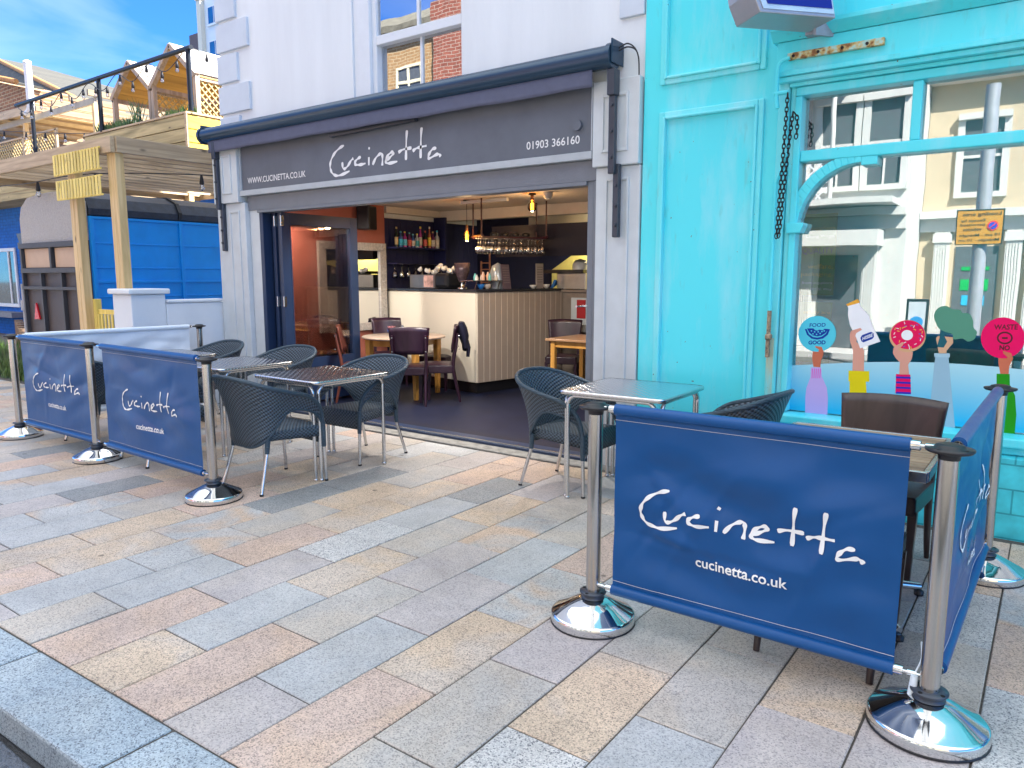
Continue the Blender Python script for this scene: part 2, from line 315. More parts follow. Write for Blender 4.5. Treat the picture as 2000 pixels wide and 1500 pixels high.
# ---------------- ground ----------------
ASPH = M('asphalt', (.11, .11, .11), .8, var=.3, scale=40, bump=.5, bscale=180)
g = MB(); g.add([(-300, -300, -.13), (300, -300, -.13), (300, 300, -.13), (-300, 300, -.13)], [(0, 1, 2, 3)])
tag(obj('road', g, ASPH), 'dark asphalt road running past the kerb', None, kind='structure')
def kerb_y(x): return 1.22 + (x + 3.82) * .035
def slab_mat():
    m, n, l, p = nodes('granite_paving')
    a = n.new('ShaderNodeAttribute'); a.attribute_name = 'c1'; a2 = n.new('ShaderNodeAttribute'); a2.attribute_name = 'c2'; a3 = n.new('ShaderNodeAttribute'); a3.attribute_name = 'sp'
    c = n.new('ShaderNodeTexCoord')
    vo = n.new('ShaderNodeVectorMath'); vo.operation = 'ADD'; l.new(c.outputs['Object'], vo.inputs[0])
    so_ = n.new('ShaderNodeVectorMath'); so_.operation = 'SCALE'; so_.inputs['Scale'].default_value = 60; l.new(a3.outputs['Color'], so_.inputs[0]); l.new(so_.outputs[0], vo.inputs[1])
    # veins / rusty banding differs per slab
    big = n.new('ShaderNodeTexNoise'); big.inputs['Scale'].default_value = 2.1; big.inputs['Detail'].default_value = 5; big.inputs['Distortion'].default_value = 1.0; big.inputs['Roughness'].default_value = .5
    l.new(vo.outputs[0], big.inputs['Vector'])
    r = n.new('ShaderNodeMapRange'); r.inputs[1].default_value = .44; r.inputs[2].default_value = .60; l.new(big.outputs[0], r.inputs[0])
    mx = n.new('ShaderNodeMix'); mx.data_type = 'RGBA'; l.new(r.outputs[0], mx.inputs[0]); l.new(a.outputs['Color'], mx.inputs[6]); l.new(a2.outputs['Color'], mx.inputs[7])
    # granite grain: pale and dark crystals
    v = n.new('ShaderNodeTexVoronoi'); v.inputs['Scale'].default_value = 200; l.new(c.outputs['Object'], v.inputs['Vector'])
    vb = n.new('ShaderNodeSeparateColor'); l.new(v.outputs['Color'], vb.inputs[0])
    gr = n.new('ShaderNodeValToRGB'); e = gr.color_ramp.elements; e[0].position = 0; e[0].color = (.26, .27, .32, 1); e[1].position = 1; e[1].color = (1.5, 1.48, 1.45, 1)
    k = e.new(.16); k.color = (.62, .63, .66, 1); k = e.new(.26); k.color = (.95, .95, .95, 1)
    l.new(vb.outputs[0], gr.inputs[0])
    mixg = n.new('ShaderNodeMix'); mixg.data_type = 'RGBA'; mixg.inputs[6].default_value = (1, 1, 1, 1); l.new(gr.outputs[0], mixg.inputs[7])
    sc = n.new('ShaderNodeSeparateColor'); l.new(a3.outputs['Color'], sc.inputs[0]); l.new(sc.outputs[2], mixg.inputs[0])
    mu = n.new('ShaderNodeMix'); mu.data_type = 'RGBA'; mu.blend_type = 'MULTIPLY'; mu.inputs[0].default_value = 1
    l.new(mx.outputs[2], mu.inputs[6]); l.new(mixg.outputs[2], mu.inputs[7])
    # wear, foot traffic dirt, spots
    d = n.new('ShaderNodeTexNoise'); d.inputs['Scale'].default_value = 1.4; d.inputs['Detail'].default_value = 8; d.inputs['Roughness'].default_value = .7; l.new(c.outputs['Object'], d.inputs['Vector'])
    dr = n.new('ShaderNodeMapRange'); dr.inputs[1].default_value = .3; dr.inputs[2].default_value = .7; dr.inputs[3].default_value = .74; dr.inputs[4].default_value = 1.22; l.new(d.outputs[0], dr.inputs[0])
    sp = n.new('ShaderNodeTexVoronoi'); sp.inputs['Scale'].default_value = 2.3; sp.inputs['Randomness'].default_value = 1; l.new(c.outputs['Object'], sp.inputs['Vector'])
    spr = n.new('ShaderNodeMapRange'); spr.inputs[1].default_value = .035; spr.inputs[2].default_value = .05; spr.inputs[3].default_value = .35; spr.inputs[4].default_value = 1; 
    sn = n.new('ShaderNodeTexNoise'); sn.inputs['Scale'].default_value = 60; l.new(c.outputs['Object'], sn.inputs['Vector'])
    sa = n.new('ShaderNodeMath'); sa.operation = 'MULTIPLY_ADD'; sa.inputs[1].default_value = .05; l.new(sn.outputs[0], sa.inputs[0]); l.new(sp.outputs['Distance'], sa.inputs[2])
    sb = n.new('ShaderNodeMath'); sb.operation = 'SUBTRACT'; sb.inputs[1].default_value = .022; l.new(sa.outputs[0], sb.inputs[0]); l.new(sb.outputs[0], spr.inputs[0])
    mm = n.new('ShaderNodeMath'); mm.operation = 'MULTIPLY'; l.new(dr.outputs[0], mm.inputs[0]); l.new(spr.outputs[0], mm.inputs[1])
    f = n.new('ShaderNodeVectorMath'); f.operation = 'SCALE'; l.new(mu.outputs[2], f.inputs[0]); l.new(mm.outputs[0], f.inputs['Scale'])
    l.new(f.outputs[0], p.inputs['Base Color'])
    rr = n.new('ShaderNodeMapRange'); rr.inputs[3].default_value = .42; rr.inputs[4].default_value = .72; l.new(d.outputs[0], rr.inputs[0]); l.new(rr.outputs[0], p.inputs['Roughness'])
    b = n.new('ShaderNodeBump'); b.inputs['Strength'].default_value = .25; b.inputs['Distance'].default_value = .002; l.new(vb.outputs[1], b.inputs['Height']); l.new(b.outputs[0], p.inputs['Normal'])
    return m
GRAN = slab_mat(); MORT = M('dark_joint', (.075, .068, .06), .9, var=.3, scale=30, bump=.3)
KC = {'B': ((.36, .385, .415), (.37, .39, .41), .55), 'G': ((.37, .365, .36), (.40, .375, .345), .6), 'P': ((.44, .355, .315), (.45, .35, .285), .75),
      'T': ((.455, .375, .295), (.42, .375, .335), .8), 'D': ((.22, .245, .265), (.25, .265, .28), .8), 'W': ((.43, .44, .45), (.38, .40, .42), 1.0),
      'M': ((.37, .39, .41), (.46, .365, .29), .7), 'U': ((.375, .36, .375), (.40, .38, .38), .55)}
SP = """175,1105=B 210,1082=T 112,1155=B 37,1127=P 375,1080=M 325,1117=B 125,1185=G 300,1185=P 450,1147=U 425,1210=B 487,1085=P 537,1055=P 262,1025=T 425,1015=M
400,1040=M 150,990=M 287,990=G 150,1020=B 195,950=D 312,922=T 150,895=T 87,1067=T 140,1267=G 250,1300=T 332,1355=B 450,1320=P 425,1405=U 487,1475=P
682,1115=T 690,1055=W 550,1172=B 675,1172=G 825,1110=U 800,1050=G 837,995=B 687,1002=T 575,1000=G 675,967=B 750,945=T 825,955=T 937,955=D 950,990=T 975,1030=M 975,1105=M
900,1160=U 712,922=D 800,917=G 600,935=T 662,1287=B 837,1287=T 687,1387=G 875,1362=G 587,1462=P 975,1462=W 687,1480=G 1000,1167=B 1050,1287=U 1150,1375=T 1275,1287=G
1300,1462=B 1445,1335=G 1580,1350=T 1520,1440=U 1700,1485=U 1880,1305=G 1880,1215=W 1970,1395=W 1970,1305=P 1490,1290=G 1100,1120=M 1050,1075=B 1150,1000=G 1100,960=U"""
_mw = cam.rotation_euler.to_matrix()
def ground_at(px, py):
    d = _mw @ Vector(((px - 1000) / 1449.35, (750 - py) / 1449.35, -1)); t = -1.6 / d.z; return (d.x * t, d.y * t)
PITCH, X0, LEN = .343, -.445, .6665
def cell(x, y):
    r = math.floor((x - X0) / PITCH); off = 2.325 if r % 2 == 0 else 1.99
    return r, math.floor((y - off) / LEN)
KIND = {}
for it in SP.split():
    a, k = it.split('='); u, v = a.split(','); KIND[cell(*ground_at(float(u), float(v)))] = k
pv = MB(); c1 = []; c2 = []; spk = []
def slab(x0, x1, y0, y1, k, clipk=True):
    gp = R.uniform(.0025, .0048); a, b, sp_ = KC[k]; j = R.uniform(-.03, .03)
    ya = y0 + gp if y0 > -90 else kerb_y(x0) + gp; yb = y0 + gp if y0 > -90 else kerb_y(x1) + gp
    if clipk:
        ya = max(ya, kerb_y(x0) + gp); yb = max(yb, kerb_y(x1) + gp)
    if y1 - gp - max(ya, yb) < .03: return
    x0 += gp; x1 -= gp; y1 -= gp; e = .0035; z = R.uniform(-.002, .002)
    vs = [(x0, ya, -.02), (x1, yb, -.02), (x1, y1, -.02), (x0, y1, -.02), (x0, ya, z - e), (x1, yb, z - e), (x1, y1, z - e), (x0, y1, z - e),
          (x0 + e, ya + e, z), (x1 - e, yb + e, z), (x1 - e, y1 - e, z), (x0 + e, y1 - e, z)]
    fs = [(0, 1, 5, 4), (1, 2, 6, 5), (2, 3, 7, 6), (3, 0, 4, 7), (4, 5, 9, 8), (5, 6, 10, 9), (6, 7, 11, 10), (7, 4, 8, 11), (8, 9, 10, 11)]
    pv.add(vs, fs); rr = (R.random(), R.random(), sp_)
    for _ in fs: c1.append([q * (1 + j) * w_ for q, w_ in zip(a, (1.05, .985, .93))]); c2.append([q * (1 + j) * w_ for q, w_ in zip(b, (1.05, .985, .93))]); spk.append(rr)
for r in range(-66, 22):
    xa = X0 + r * PITCH; off = 2.325 if r % 2 == 0 else 1.99
    top = 5.28 if xa > -9 else 4.62
    for k in range(-3, 6):
        y0 = off + k * LEN; y1 = y0 + LEN
        if y1 < kerb_y(xa) + .10 or y0 > top: continue
        if y0 < kerb_y(xa) + .10: y0 = 1.0
        kind = KIND.get((r, k)) or R.choices('BGPTDWMU', (22, 22, 14, 16, 6, 5, 8, 10))[0]
        slab(xa, xa + PITCH, y0, min(y1, top), kind)
nb = len(pv.f); pv.mi = 1; pv.box((-24, 1.0, -.12), (8, 5.6, -.007))
for _ in range(6): c1.append((.1,) * 3); c2.append((.1,) * 3); spk.append((0, 0, 0))
po = obj('pavement', pv, [GRAN, MORT], fixn=False)
for nm, arr in (('c1', c1), ('c2', c2), ('sp', spk)):
    a = po.data.attributes.new(nm, 'FLOAT_COLOR', 'FACE')
    for i, c_ in enumerate(arr): a.data[i].color = (*c_, 1)
tag(po, 'granite pavement of grey pink and tan slabs', None, kind='structure')
# kerb
KERB = M('kerb_granite', (.25, .32, .385), .55, var=.22, scale=70, bump=.25, bscale=160)
kb = MB()
for i in range(-20, 12):
    x0 = -2.42 + i * 1.01 + .005; x1 = x0 + 1.0
    P = [(x0, kerb_y(x0) - .29, -.125), (x1, kerb_y(x1) - .29, -.125), (x1, kerb_y(x1) - .003, -.125), (x0, kerb_y(x0) - .003, -.125)]
    kb.add(P + [(a, b, .001) for a, b, c_ in P], [(0, 3, 2, 1), (4, 5, 6, 7), (0, 1, 5, 4), (1, 2, 6, 5), (2, 3, 7, 6), (3, 0, 4, 7)])
ko = obj('kerb', kb, GRAN, bevel=.012)
for nm, cc_ in (('c1', (.28, .335, .385)), ('c2', (.31, .355, .39)), ('sp', None)):
    a = ko.data.attributes.new(nm, 'FLOAT_COLOR', 'FACE')
    for i in range(len(kb.f)): a.data[i].color = (*(cc_ or ((i // 6) * .37 % 1, (i // 6) * .61 % 1, .95)), 1)
tag(ko, 'blue grey granite kerb at the pavement edge', None, kind='structure')
gt = MB()
for i in range(-30, 20):
    x0 = -2.7 + i * .6; gt.box((x0 + .006, kerb_y(x0) - .62, -.128), (x0 + .594, kerb_y(x0) - .30, -.112 + R.uniform(-.002, .002)))
tag(obj('gutter', gt, M('wet_gutter_setts', (.10, .115, .14), .35, var=.4, scale=25, bump=.4, bscale=90, rvar=.2), bevel=.006), 'wet dark gutter blocks below the kerb', None, kind='structure')
# threshold strips in front of the cafe
ts = MB(); ts.box((-8.3, 5.30, -.02), (-2.75, 5.47, .012))
tag(obj('doorstep_strip', ts, M('worn_concrete', (.25, .24, .225), .8, var=.35, scale=9, bump=.3), bevel=.006), 'worn pale concrete strip along the cafe threshold', None, kind='structure')
gs = MB(); gs.add([(-40, 4.62, -.05), (-8.75, 4.62, -.05), (-8.75, 14, -.05), (-40, 14, -.05)], [(0, 1, 2, 3)])
tag(obj('garden_ground', gs, M('gravelly_soil', (.16, .13, .10), .9, var=.4, scale=20, bump=.5)), 'bare stony ground of the side garden', None, kind='structure')
# ---------------- cafe building ----------------
CB = thing('cafe_building', 'white rendered building with grey shopfront and open folding doors', 'building', (-5.6, 5.55, 0))
F = 5.55
w = MB()
# upper wall pieces round the window (window opening x -6.09..-4.62, z 3.35..6.0)
w.box((-8.42, F, 3.12), (-6.09, F + .3, 10)); w.box((-4.62, F, 3.12), (-2.76, F + .3, 10)); w.box((-6.09, F, 6.0), (-4.62, F + .3, 10)); w.box((-6.09, F, 3.12), (-4.62, F + .3, 3.30))
w.box((-8.42, F + .301, 2.95), (-8.3, 10.9, 10)); w.box((-8.297, 10.6, 2.95), (-2.76, 10.9, 10)); w.box((-2.99, F + .302, 0), (-2.76, 10.597, 10)); w.box((-8.42, F + .31, 9.7), (-2.76, 10.9, 10.1))
w.box((-8.55, F + .301, 0), (-8.37, 10.9, 2.948))
obj('wall', w, WHITEW, CB)
QM = M('quoin_paint', (.58, .64, .71), .6, var=.05, scale=3, bump=.04)
zq = 3.35
for i in range(9):
    long = i % 2 == 0; z0 = 3.535 + (i - 1) * .355 + .02; wd = .72 if not long else .50
    q = MB(); q.box((-8.445, F - .035, z0), (-8.57 + wd + .02, F + .02, z0 + .315)); obj('quoin', q, QM, CB, bevel=.006)
    q = MB(); q.box((-2.76 - (.22 if long else .38), F - .03, z0 + .42), (-2.765, F + .02, z0 + .735)); obj('quoin', q, QM, CB, bevel=.006)
# sash window
WF = M('window_paint', (.70, .74, .78), .4, var=.03)
wi = MB(); wi.box((-6.09, F + .02, 3.30), (-5.86, F + .16, 6)); wi.box((-5.86, F + .06, 3.30), (-5.80, F + .2, 6)); wi.box((-4.68, F + .06, 3.30), (-4.62, F + .2, 6)); wi.box((-5.8, F + .06, 3.93), (-4.68, F + .14, 4.02)); wi.box((-5.8, F + .10, 3.30), (-4.68, F + .2, 3.42))
wi.box((-5.8, F + .08, 4.9), (-4.68, F + .2, 4.98))
wo = obj('sash_window', wi, WF, CB, bevel=.006)
b = MB()
for z0, z1, y in ((3.42, 3.93, F + .13), (4.02, 4.9, F + .09)): b.box((-5.255, y - .01, z0), (-5.225, y + .02, z1))
obj('glazing_bar', b, WF, wo)
pg = MB(); pg.box((-5.8, F + .135, 3.42), (-4.68, F + .14, 3.93)); pg.box((-5.8, F + .095, 4.02), (-4.68, F + .10, 4.9)); WG = glass('upstairs_glass', .50, wav=.03); obj('pane', pg, WG, wo)
bl = MB()
for i in range(34): bl.box((-5.79, F + .24, 3.43 + i * .045), (-4.69, F + .255, 3.455 + i * .045))
obj('blind', bl, M('blind_slats', (.5, .52, .55), .5, bump=0), wo)
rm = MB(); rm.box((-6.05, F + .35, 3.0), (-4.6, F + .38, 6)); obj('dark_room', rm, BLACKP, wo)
# pilasters
for x0, x1, nm in ((-8.33, -7.79, 0), (-3.20, -2.76, 1)):
    p = MB(); 
    if nm == 0: p.box((-8.56, F - .06, 0), (-7.99, F + .05, 2.49)); p.box((-7.987, F + .0, 0), (-7.80, F + .05, 2.49)); p.box((-8.56, F - .10, 2.493), (-8.06, F + .05, 3.16))
    else: p.box((-3.17, F - .03, 0), (-2.765, F + .05, 2.49)); p.box((-3.185, F - .07, 2.493), (-2.765, F + .05, 3.16))
    q = obj('pilaster', p, WOODW, CB, bevel=.008)
    def frame(x0, x1, z0, z1, y, t=.022, d=.014):
        f = MB(); f.box((x0, y - d, z0), (x0 + t, y + .01, z1)); f.box((x1 - t, y - d, z0), (x1, y + .01, z1)); f.box((x0 + t, y - d, z0), (x1 - t, y + .01, z0 + t)); f.box((x0 + t, y - d, z1 - t), (x1 - t, y + .01, z1)); return f
    if nm == 0:
        obj('panel_moulding', frame(-8.30, -8.10, .25, 2.40, F - .06), WOODW, q, bevel=.004); obj('panel_moulding', frame(-8.36, -8.17, 2.60, 3.06, F - .10), WOODW, q, bevel=.004)
    else:
        obj('panel_moulding', frame(-3.08, -2.86, .28, 2.40, F - .03), WOODW, q, bevel=.004); obj('panel_moulding', frame(-3.10, -2.86, 2.60, 3.05, F - .07), WOODW, q, bevel=.004)
    k = MB(); k.box((-8.57, F - .11, 0), (-7.985, F - .062, .14)) if nm == 0 else k.box((-3.18, F - .09, 0), (-2.765, F - .032, .17)); obj('plinth', k, WOODW, q, bevel=.006)
# sign board
sb = MB(); sb.box((-8.03, F - .05, 2.63), (-3.20, F + .03, 3.17)); SB = obj('sign_board', sb, GREYS, CB)
tr = MB(); tr.box((-8.06, F - .075, 2.565), (-3.188, F + .03, 2.627)); tr.box((-8.058, F - .065, 2.63), (-8.033, F, 3.17)); tr.box((-3.203, F - .066, 2.63), (-3.19, F, 3.17)); obj('sign_trim', tr, LGREY, SB, bevel=.004)
lt = MB(); fn = lambda cx, cz: (lambda x, y: (cx + x, F - .054, cz + y))
logo(lt, 1.735, .030, fn(-5.652, 2.845)); obj('lettering', lt, LETTER, SB, label='handwritten style white Cucinetta lettering', fixn=False)
lt = MB(); put_text(lt, 'WWW.CUCINETTA.CO.UK', 1.07, fn(-7.915, 2.702), h=.068, bold=.01); obj('lettering', lt, LETTER, SB, label='small white capital letters of a web address', fixn=False)
lt = MB(); put_text(lt, '01903 366160', .54, fn(-3.855, 2.700), h=.068, bold=.01); obj('lettering', lt, LETTER, SB, label='small white telephone number', fixn=False)
al = MB(); al.tube([(-3.33, F - .05, 2.845), (-3.33, F - .085, 2.845)], .042, 20); obj('sounder', al, GREYS, SB)
# head frame of the opening
hf = MB(); hf.box((-7.99, F - .015, 2.395), (-3.175, F + .10, 2.563)); hf.box((-7.80, F - .03, 2.36), (-3.26, F + .10, 2.393)); hf.box((-3.262, F + .0, 0), (-3.205, F + .12, 2.40)); hf.box((-3.20, F - .01, 0), (-3.175, F + .1, 2.393))
obj('door_frame', hf, GREYF, CB, bevel=.004)
hf = MB(); hf.box((-7.80, F + .0, .036), (-7.735, F + .12, 2.36)); hf.box((-7.80, F + .123, .02), (-7.76, 5.93, 2.39)); obj('door_frame', hf, NAVYP, CB, bevel=.004)
th = MB(); th.box((-7.80, F - .08, -.02), (-3.2, F + .12, .035)); tho = obj('threshold', th, NAVYP, CB, bevel=.004)
th = MB(); th.box((-7.79, F - .06, .036), (-3.21, F - .045, .046)); obj('track', th, ALU, tho)
# folding door leaves (stacked at left, opened inwards)
DG = glass('door_glass', .06, (.95, .92, .90))
def leaf(x, y0, y1, t=.055):
    z0, z1 = .05, 2.36; s_ = .115; f = MB()
    f.box((x - t / 2, y0, z0), (x + t / 2, y0 + s_, z1)); f.box((x - t / 2, y1 - s_, z0), (x + t / 2, y1, z1)); f.box((x - t / 2, y0 + s_, z0), (x + t / 2, y1 - s_, z0 + .55)); f.box((x - t / 2, y0 + s_, z1 - .14), (x + t / 2, y1 - s_, z1))
    f.box((x - t / 2 - .004, y0 + s_, z0 + .555), (x + t / 2 + .004, y0 + s_ + .015, z1 - .145)); f.box((x - t / 2 - .004, y1 - s_ - .015, z0 + .555), (x + t / 2 + .004, y1 - s_, z1 - .145))
    o = obj('folding_door', f, NAVYP, CB, bevel=.003)
    g_ = MB(); g_.box((x - .004, y0 + s_, z0 + .55), (x + .004, y1 - s_, z1 - .14)); obj('pane', g_, DG, o)
    for z in (.35, 1.25, 2.2):
        h = MB(); h.box((x + t / 2, y0 - .015, z), (x + t / 2 + .015, y0 + .02, z + .12)); h.tube([(x + t / 2 + .012, y0 - .02, z), (x + t / 2 + .012, y0 - .02, z + .12)], .009, 8); obj('hinge', h, ALU, o)
for x, a, b in ((-7.50, 5.62, 6.80), (-7.575, 5.66, 6.80), (-7.65, 5.64, 6.80), (-7.718, 5.68, 6.80)): leaf(x, a, b)
hd = MB(); hd.box((-3.262, F + .04, 1.18), (-3.275, F + .075, 1.48)); hd.tube([(-3.275, F + .055, 1.35), (-3.33, F + .055, 1.35), (-3.33, F - .05, 1.35)], .009, 8); obj('door_handle', hd, ALU, CB)
# interior shell
TERR = M('terracotta_plaster', (.38, .12, .085), .75, var=.1, scale=2, bump=.03)
CREAM = M('cream_ceiling_paint', (.64, .59, .53), .7, var=.04)
sh = MB(); sh.box((-8.36, F + .31, -.02), (-2.995, 10.59, .018)); obj('floor', sh, M('dark_vinyl_floor', (.008, .012, .035), .5, var=.25, scale=3, bump=.03, spec=.3), CB)
sh = MB(); sh.box((-7.985, F + .13, 0), (-3.0, F + .308, .02)); obj('floor', sh, M('dark_entrance_floor', (.012, .014, .03), .5, spec=.3), CB)
sh = MB(); sh.box((-8.368, F + .303, .019), (-8.30, 8.10, 2.72)); obj('side_wall', sh, TERR, CB)
sh = MB(); sh.box((-8.36, F + .303, 2.50), (-3.0, 6.55, 2.6)); sh.box((-8.36, F + .12, 2.42), (-3.0, F + .30, 2.6)); obj('soffit', sh, DNAVY, CB)
sh = MB(); sh.box((-8.369, 6.553, 2.66), (-3.0, 10.59, 2.75)); obj('ceiling', sh, CREAM, CB)
sh = MB(); sh.box((-8.36, 9.30, 2.50), (-3.0, 9.45, 2.658)); sh.box((-8.365, 8.10, 2.56), (-8.25, 9.298, 2.658)); sh.box((-6.9, 9.9, 2.40), (-3.0, 10.0, 2.6)); obj('ceiling_beam', sh, CREAM, CB, bevel=.004)
sh = MB(); sh.boards((-8.366, 8.103, .02), (-8.34, 10.39, 2.49), 1, 18, .004); obj('alcove_panelling', sh, DNAVY, CB)
sh = MB(); sh.box((-8.36, 10.40, .02), (-3.0, 10.5, 2.655)); sh.box((-3.02, F + .303, .02), (-2.995, 10.398, 2.655)); obj('back_wall', sh, M('dark_navy_wall', (.005, .007, .040), .6), CB)
# kitchen hood and hatch
sh = MB(); sh.prism([(9.0, 2.35), (9.8, 2.35), (9.8, 2.02), (9.1, 1.90)], lambda a, b: (-6.95, a, b), lambda a, b: (-4.6, a, b)); obj('cooker_hood', sh, M('dark_hood', (.010, .008, .018), .5), CB)
kt = MB(); kt.prism([(-6.75, 1.42), (-6.75, 1.72), (-6.35, 1.96), (-4.2, 2.2), (-4.2, 1.42)], lambda a, b: (a, 10.36, b), lambda a, b: (a, 10.39, b)); obj('kitchen_tiles', kt, M('yellowish_kitchen_wall', (.62, .55, .22), .5), CB)
for x, y in ((-6.6, 6.1), (-5.2, 6.1), (-4.0, 6.1), (-4.6, 9.7)):
    d_ = MB(); z = 2.498 if y < 7 else 2.655; d_.lathe([(.045, -.012), (.045, 0)], (x, y, z), 16); obj('downlight', d_, M('downlight_lens', (.8, .8, .8), .3, emit=(1, .85, .65), es=1.2) if 'downlight_lens' not in bpy.data.materials else bpy.data.materials['downlight_lens'], CB)

# ---------------- awning ----------------
AW = thing('awning', 'closed dark blue awning cassette with grey valance over the cafe sign', 'awning', (-5.9, 5.4, 3.3))
ca = MB(); YC, ZC, RC = F - .135, 3.315, .088
ca.tube([(-8.62, YC, ZC), (-3.0, YC, ZC)], RC, 28); ca.box((-8.6, F - .13, ZC + .02), (-3.0, F - .002, ZC + .085)); obj('cassette', ca, NAVYM, AW)
for x in (-8.66, -3.0):
    e = MB(); e.tube([(x, YC, ZC), (x + .04, YC, ZC)], RC + .012, 28); e.box((x + .041, F - .2, ZC - .06), (x + .055, F - .003, ZC + .12)); obj('end_cap', e, NAVYM, AW, bevel=.006)
va = MB(); va.grid(lambda u, v: (-8.52 + u * 5.38, F - .165 + .006 * math.sin(u * 70) * v, 3.235 - v * (.135 + .004 * math.sin(u * 31))), 120, 4)
obj('valance', va, VAL, AW, solid=.006)
ab = MB(); ab.bar((-6.35, F - .10, 3.08), (-5.12, F - .10, 3.105), .05, .035); obj('folded_arm', ab, BRKT, AW)
for x in (-8.43, -2.97):
    br = MB(); zt = 3.20
    br.box((x - .035, F - .17, 3.02), (x + .035, F - .08, 3.22)); br.box((x - .03, F - .145, 2.42), (x + .03, F - .10, 3.02)); br.box((x + .0, F - .11, 1.92), (x + .055, F - .06, 2.5))
    bo = obj('wall_bracket', br, BRKT, AW, bevel=.008)
    for z in (2.95, 2.75, 2.55): bt = MB(); bt.tube([(x, F - .145, z), (x, F - .160, z)], .014, 12); obj('bolt', bt, BRKT, bo)
    for z in (2.33, 2.17, 2.02): bt = MB(); bt.tube([(x + .028, F - .11, z), (x + .028, F - .125, z)], .014, 12); obj('bolt', bt, BRKT, bo)
cb_ = MB()
for k in (0, 1): cb_.tube(spline([(-2.95, F - .09, 3.36 + .02 * k), (-2.87, F - .08, 3.38 + .025 * k), (-2.80, F - .06, 3.33), (-2.785, F - .05, 3.15), (-2.785, F - .05, 2.6)], 6), .006, 6)
obj('cable', cb_, BLACKP, AW)
# ---------------- teal shop ----------------
def teal_mat(name, col, worn=.25, stain=False):
    m, n, l, p = nodes(name)
    c = n.new('ShaderNodeTexCoord'); mp = n.new('ShaderNodeMapping'); mp.inputs['Scale'].default_value = (3, 3, .7); l.new(c.outputs['Object'], mp.inputs[0])
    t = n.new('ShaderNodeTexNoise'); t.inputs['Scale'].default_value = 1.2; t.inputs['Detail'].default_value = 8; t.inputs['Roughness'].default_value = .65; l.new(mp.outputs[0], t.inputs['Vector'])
    r = n.new('ShaderNodeMapRange'); r.inputs[1].default_value = .5; r.inputs[2].default_value = .8; r.inputs[4].default_value = worn * 2; l.new(t.outputs[0], r.inputs[0])  # worn mixes in paler patches: paint fade plus glare put into the colour
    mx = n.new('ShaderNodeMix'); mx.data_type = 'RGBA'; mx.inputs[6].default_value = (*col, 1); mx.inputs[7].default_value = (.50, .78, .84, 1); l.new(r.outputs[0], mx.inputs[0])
    # grime in streaks
    g_ = n.new('ShaderNodeTexNoise'); g_.inputs['Scale'].default_value = 6; g_.inputs['Detail'].default_value = 9; l.new(mp.outputs[0], g_.inputs['Vector'])
    gr = n.new('ShaderNodeMapRange'); gr.inputs[1].default_value = .62; gr.inputs[2].default_value = .78; gr.inputs[4].default_value = .35; l.new(g_.outputs[0], gr.inputs[0])
    m2 = n.new('ShaderNodeMix'); m2.data_type = 'RGBA'; m2.inputs[7].default_value = (.16, .33, .30, 1); l.new(gr.outputs[0], m2.inputs[0]); l.new(mx.outputs[2], m2.inputs[6])
    # chips and nail rust
    ch = n.new('ShaderNodeTexNoise'); ch.inputs['Scale'].default_value = 26; ch.inputs['Detail'].default_value = 3; l.new(c.outputs['Object'], ch.inputs['Vector'])
    chr_ = n.new('ShaderNodeMapRange'); chr_.inputs[1].default_value = .735; chr_.inputs[2].default_value = .76; l.new(ch.outputs[0], chr_.inputs[0])
    m4 = n.new('ShaderNodeMix'); m4.data_type = 'RGBA'; m4.inputs[7].default_value = (.16, .10, .05, 1); l.new(chr_.outputs[0], m4.inputs[0]); l.new(m2.outputs[2], m4.inputs[6]); out = m4.outputs[2]
    if stain:
        sx = n.new('ShaderNodeSeparateXYZ'); l.new(c.outputs['Object'], sx.inputs[0])
        zr_ = n.new('ShaderNodeMapRange'); zr_.inputs[1].default_value = 1.12; zr_.inputs[2].default_value = .55; l.new(sx.outputs['Z'], zr_.inputs[0])
        zz = n.new('ShaderNodeMath'); zz.operation = 'LESS_THAN'; zz.inputs[1].default_value = 1.16; l.new(sx.outputs['Z'], zz.inputs[0])
        xr_ = n.new('ShaderNodeMath'); xr_.operation = 'COMPARE'; xr_.inputs[1].default_value = -1.175; xr_.inputs[2].default_value = .03; l.new(sx.outputs['X'], xr_.inputs[0])
        g2 = n.new('ShaderNodeMapRange'); g2.inputs[1].default_value = .36; g2.inputs[2].default_value = .62; g2.inputs[4].default_value = .95; l.new(t.outputs[0], g2.inputs[0])
        mm_ = n.new('ShaderNodeMath'); mm_.operation = 'MULTIPLY'; l.new(zz.outputs[0], mm_.inputs[0]); l.new(g2.outputs[0], mm_.inputs[1]); mq = n.new('ShaderNodeMath'); mq.operation = 'MULTIPLY'; l.new(mm_.outputs[0], mq.inputs[0]); l.new(xr_.outputs[0], mq.inputs[1])
        m5 = n.new('ShaderNodeMix'); m5.data_type = 'RGBA'; m5.inputs[7].default_value = (.62, .40, .13, 1); l.new(mq.outputs[0], m5.inputs[0]); l.new(out, m5.inputs[6]); out = m5.outputs[2]
    l.new(out, p.inputs['Base Color']); p.inputs['Roughness'].default_value = .32
    b = n.new('ShaderNodeBump'); b.inputs['Strength'].default_value = .15; b.inputs['Distance'].default_value = .004; l.new(g_.outputs[0], b.inputs['Height']); l.new(b.outputs[0], p.inputs['Normal'])
    return m
TEAL = teal_mat('turquoise_gloss_paint', (.085, .76, .84)); TEAL_WORN_GLARE = teal_mat('turquoise_worn_glare_paint', (.15, .78, .84), .4)
def teal_brick():
    m = brick('turquoise_painted_blocks', (.05, .56, .64), (.06, .59, .67), (.02, .32, .38), 'XZ', 1, .38, .155, .006, .45, .3); return m
TS = thing('turquoise_shop', 'turquoise painted shop with arched window frame beside the white cafe', 'building', (-.5, 5.5, 0))
T0 = F - .02
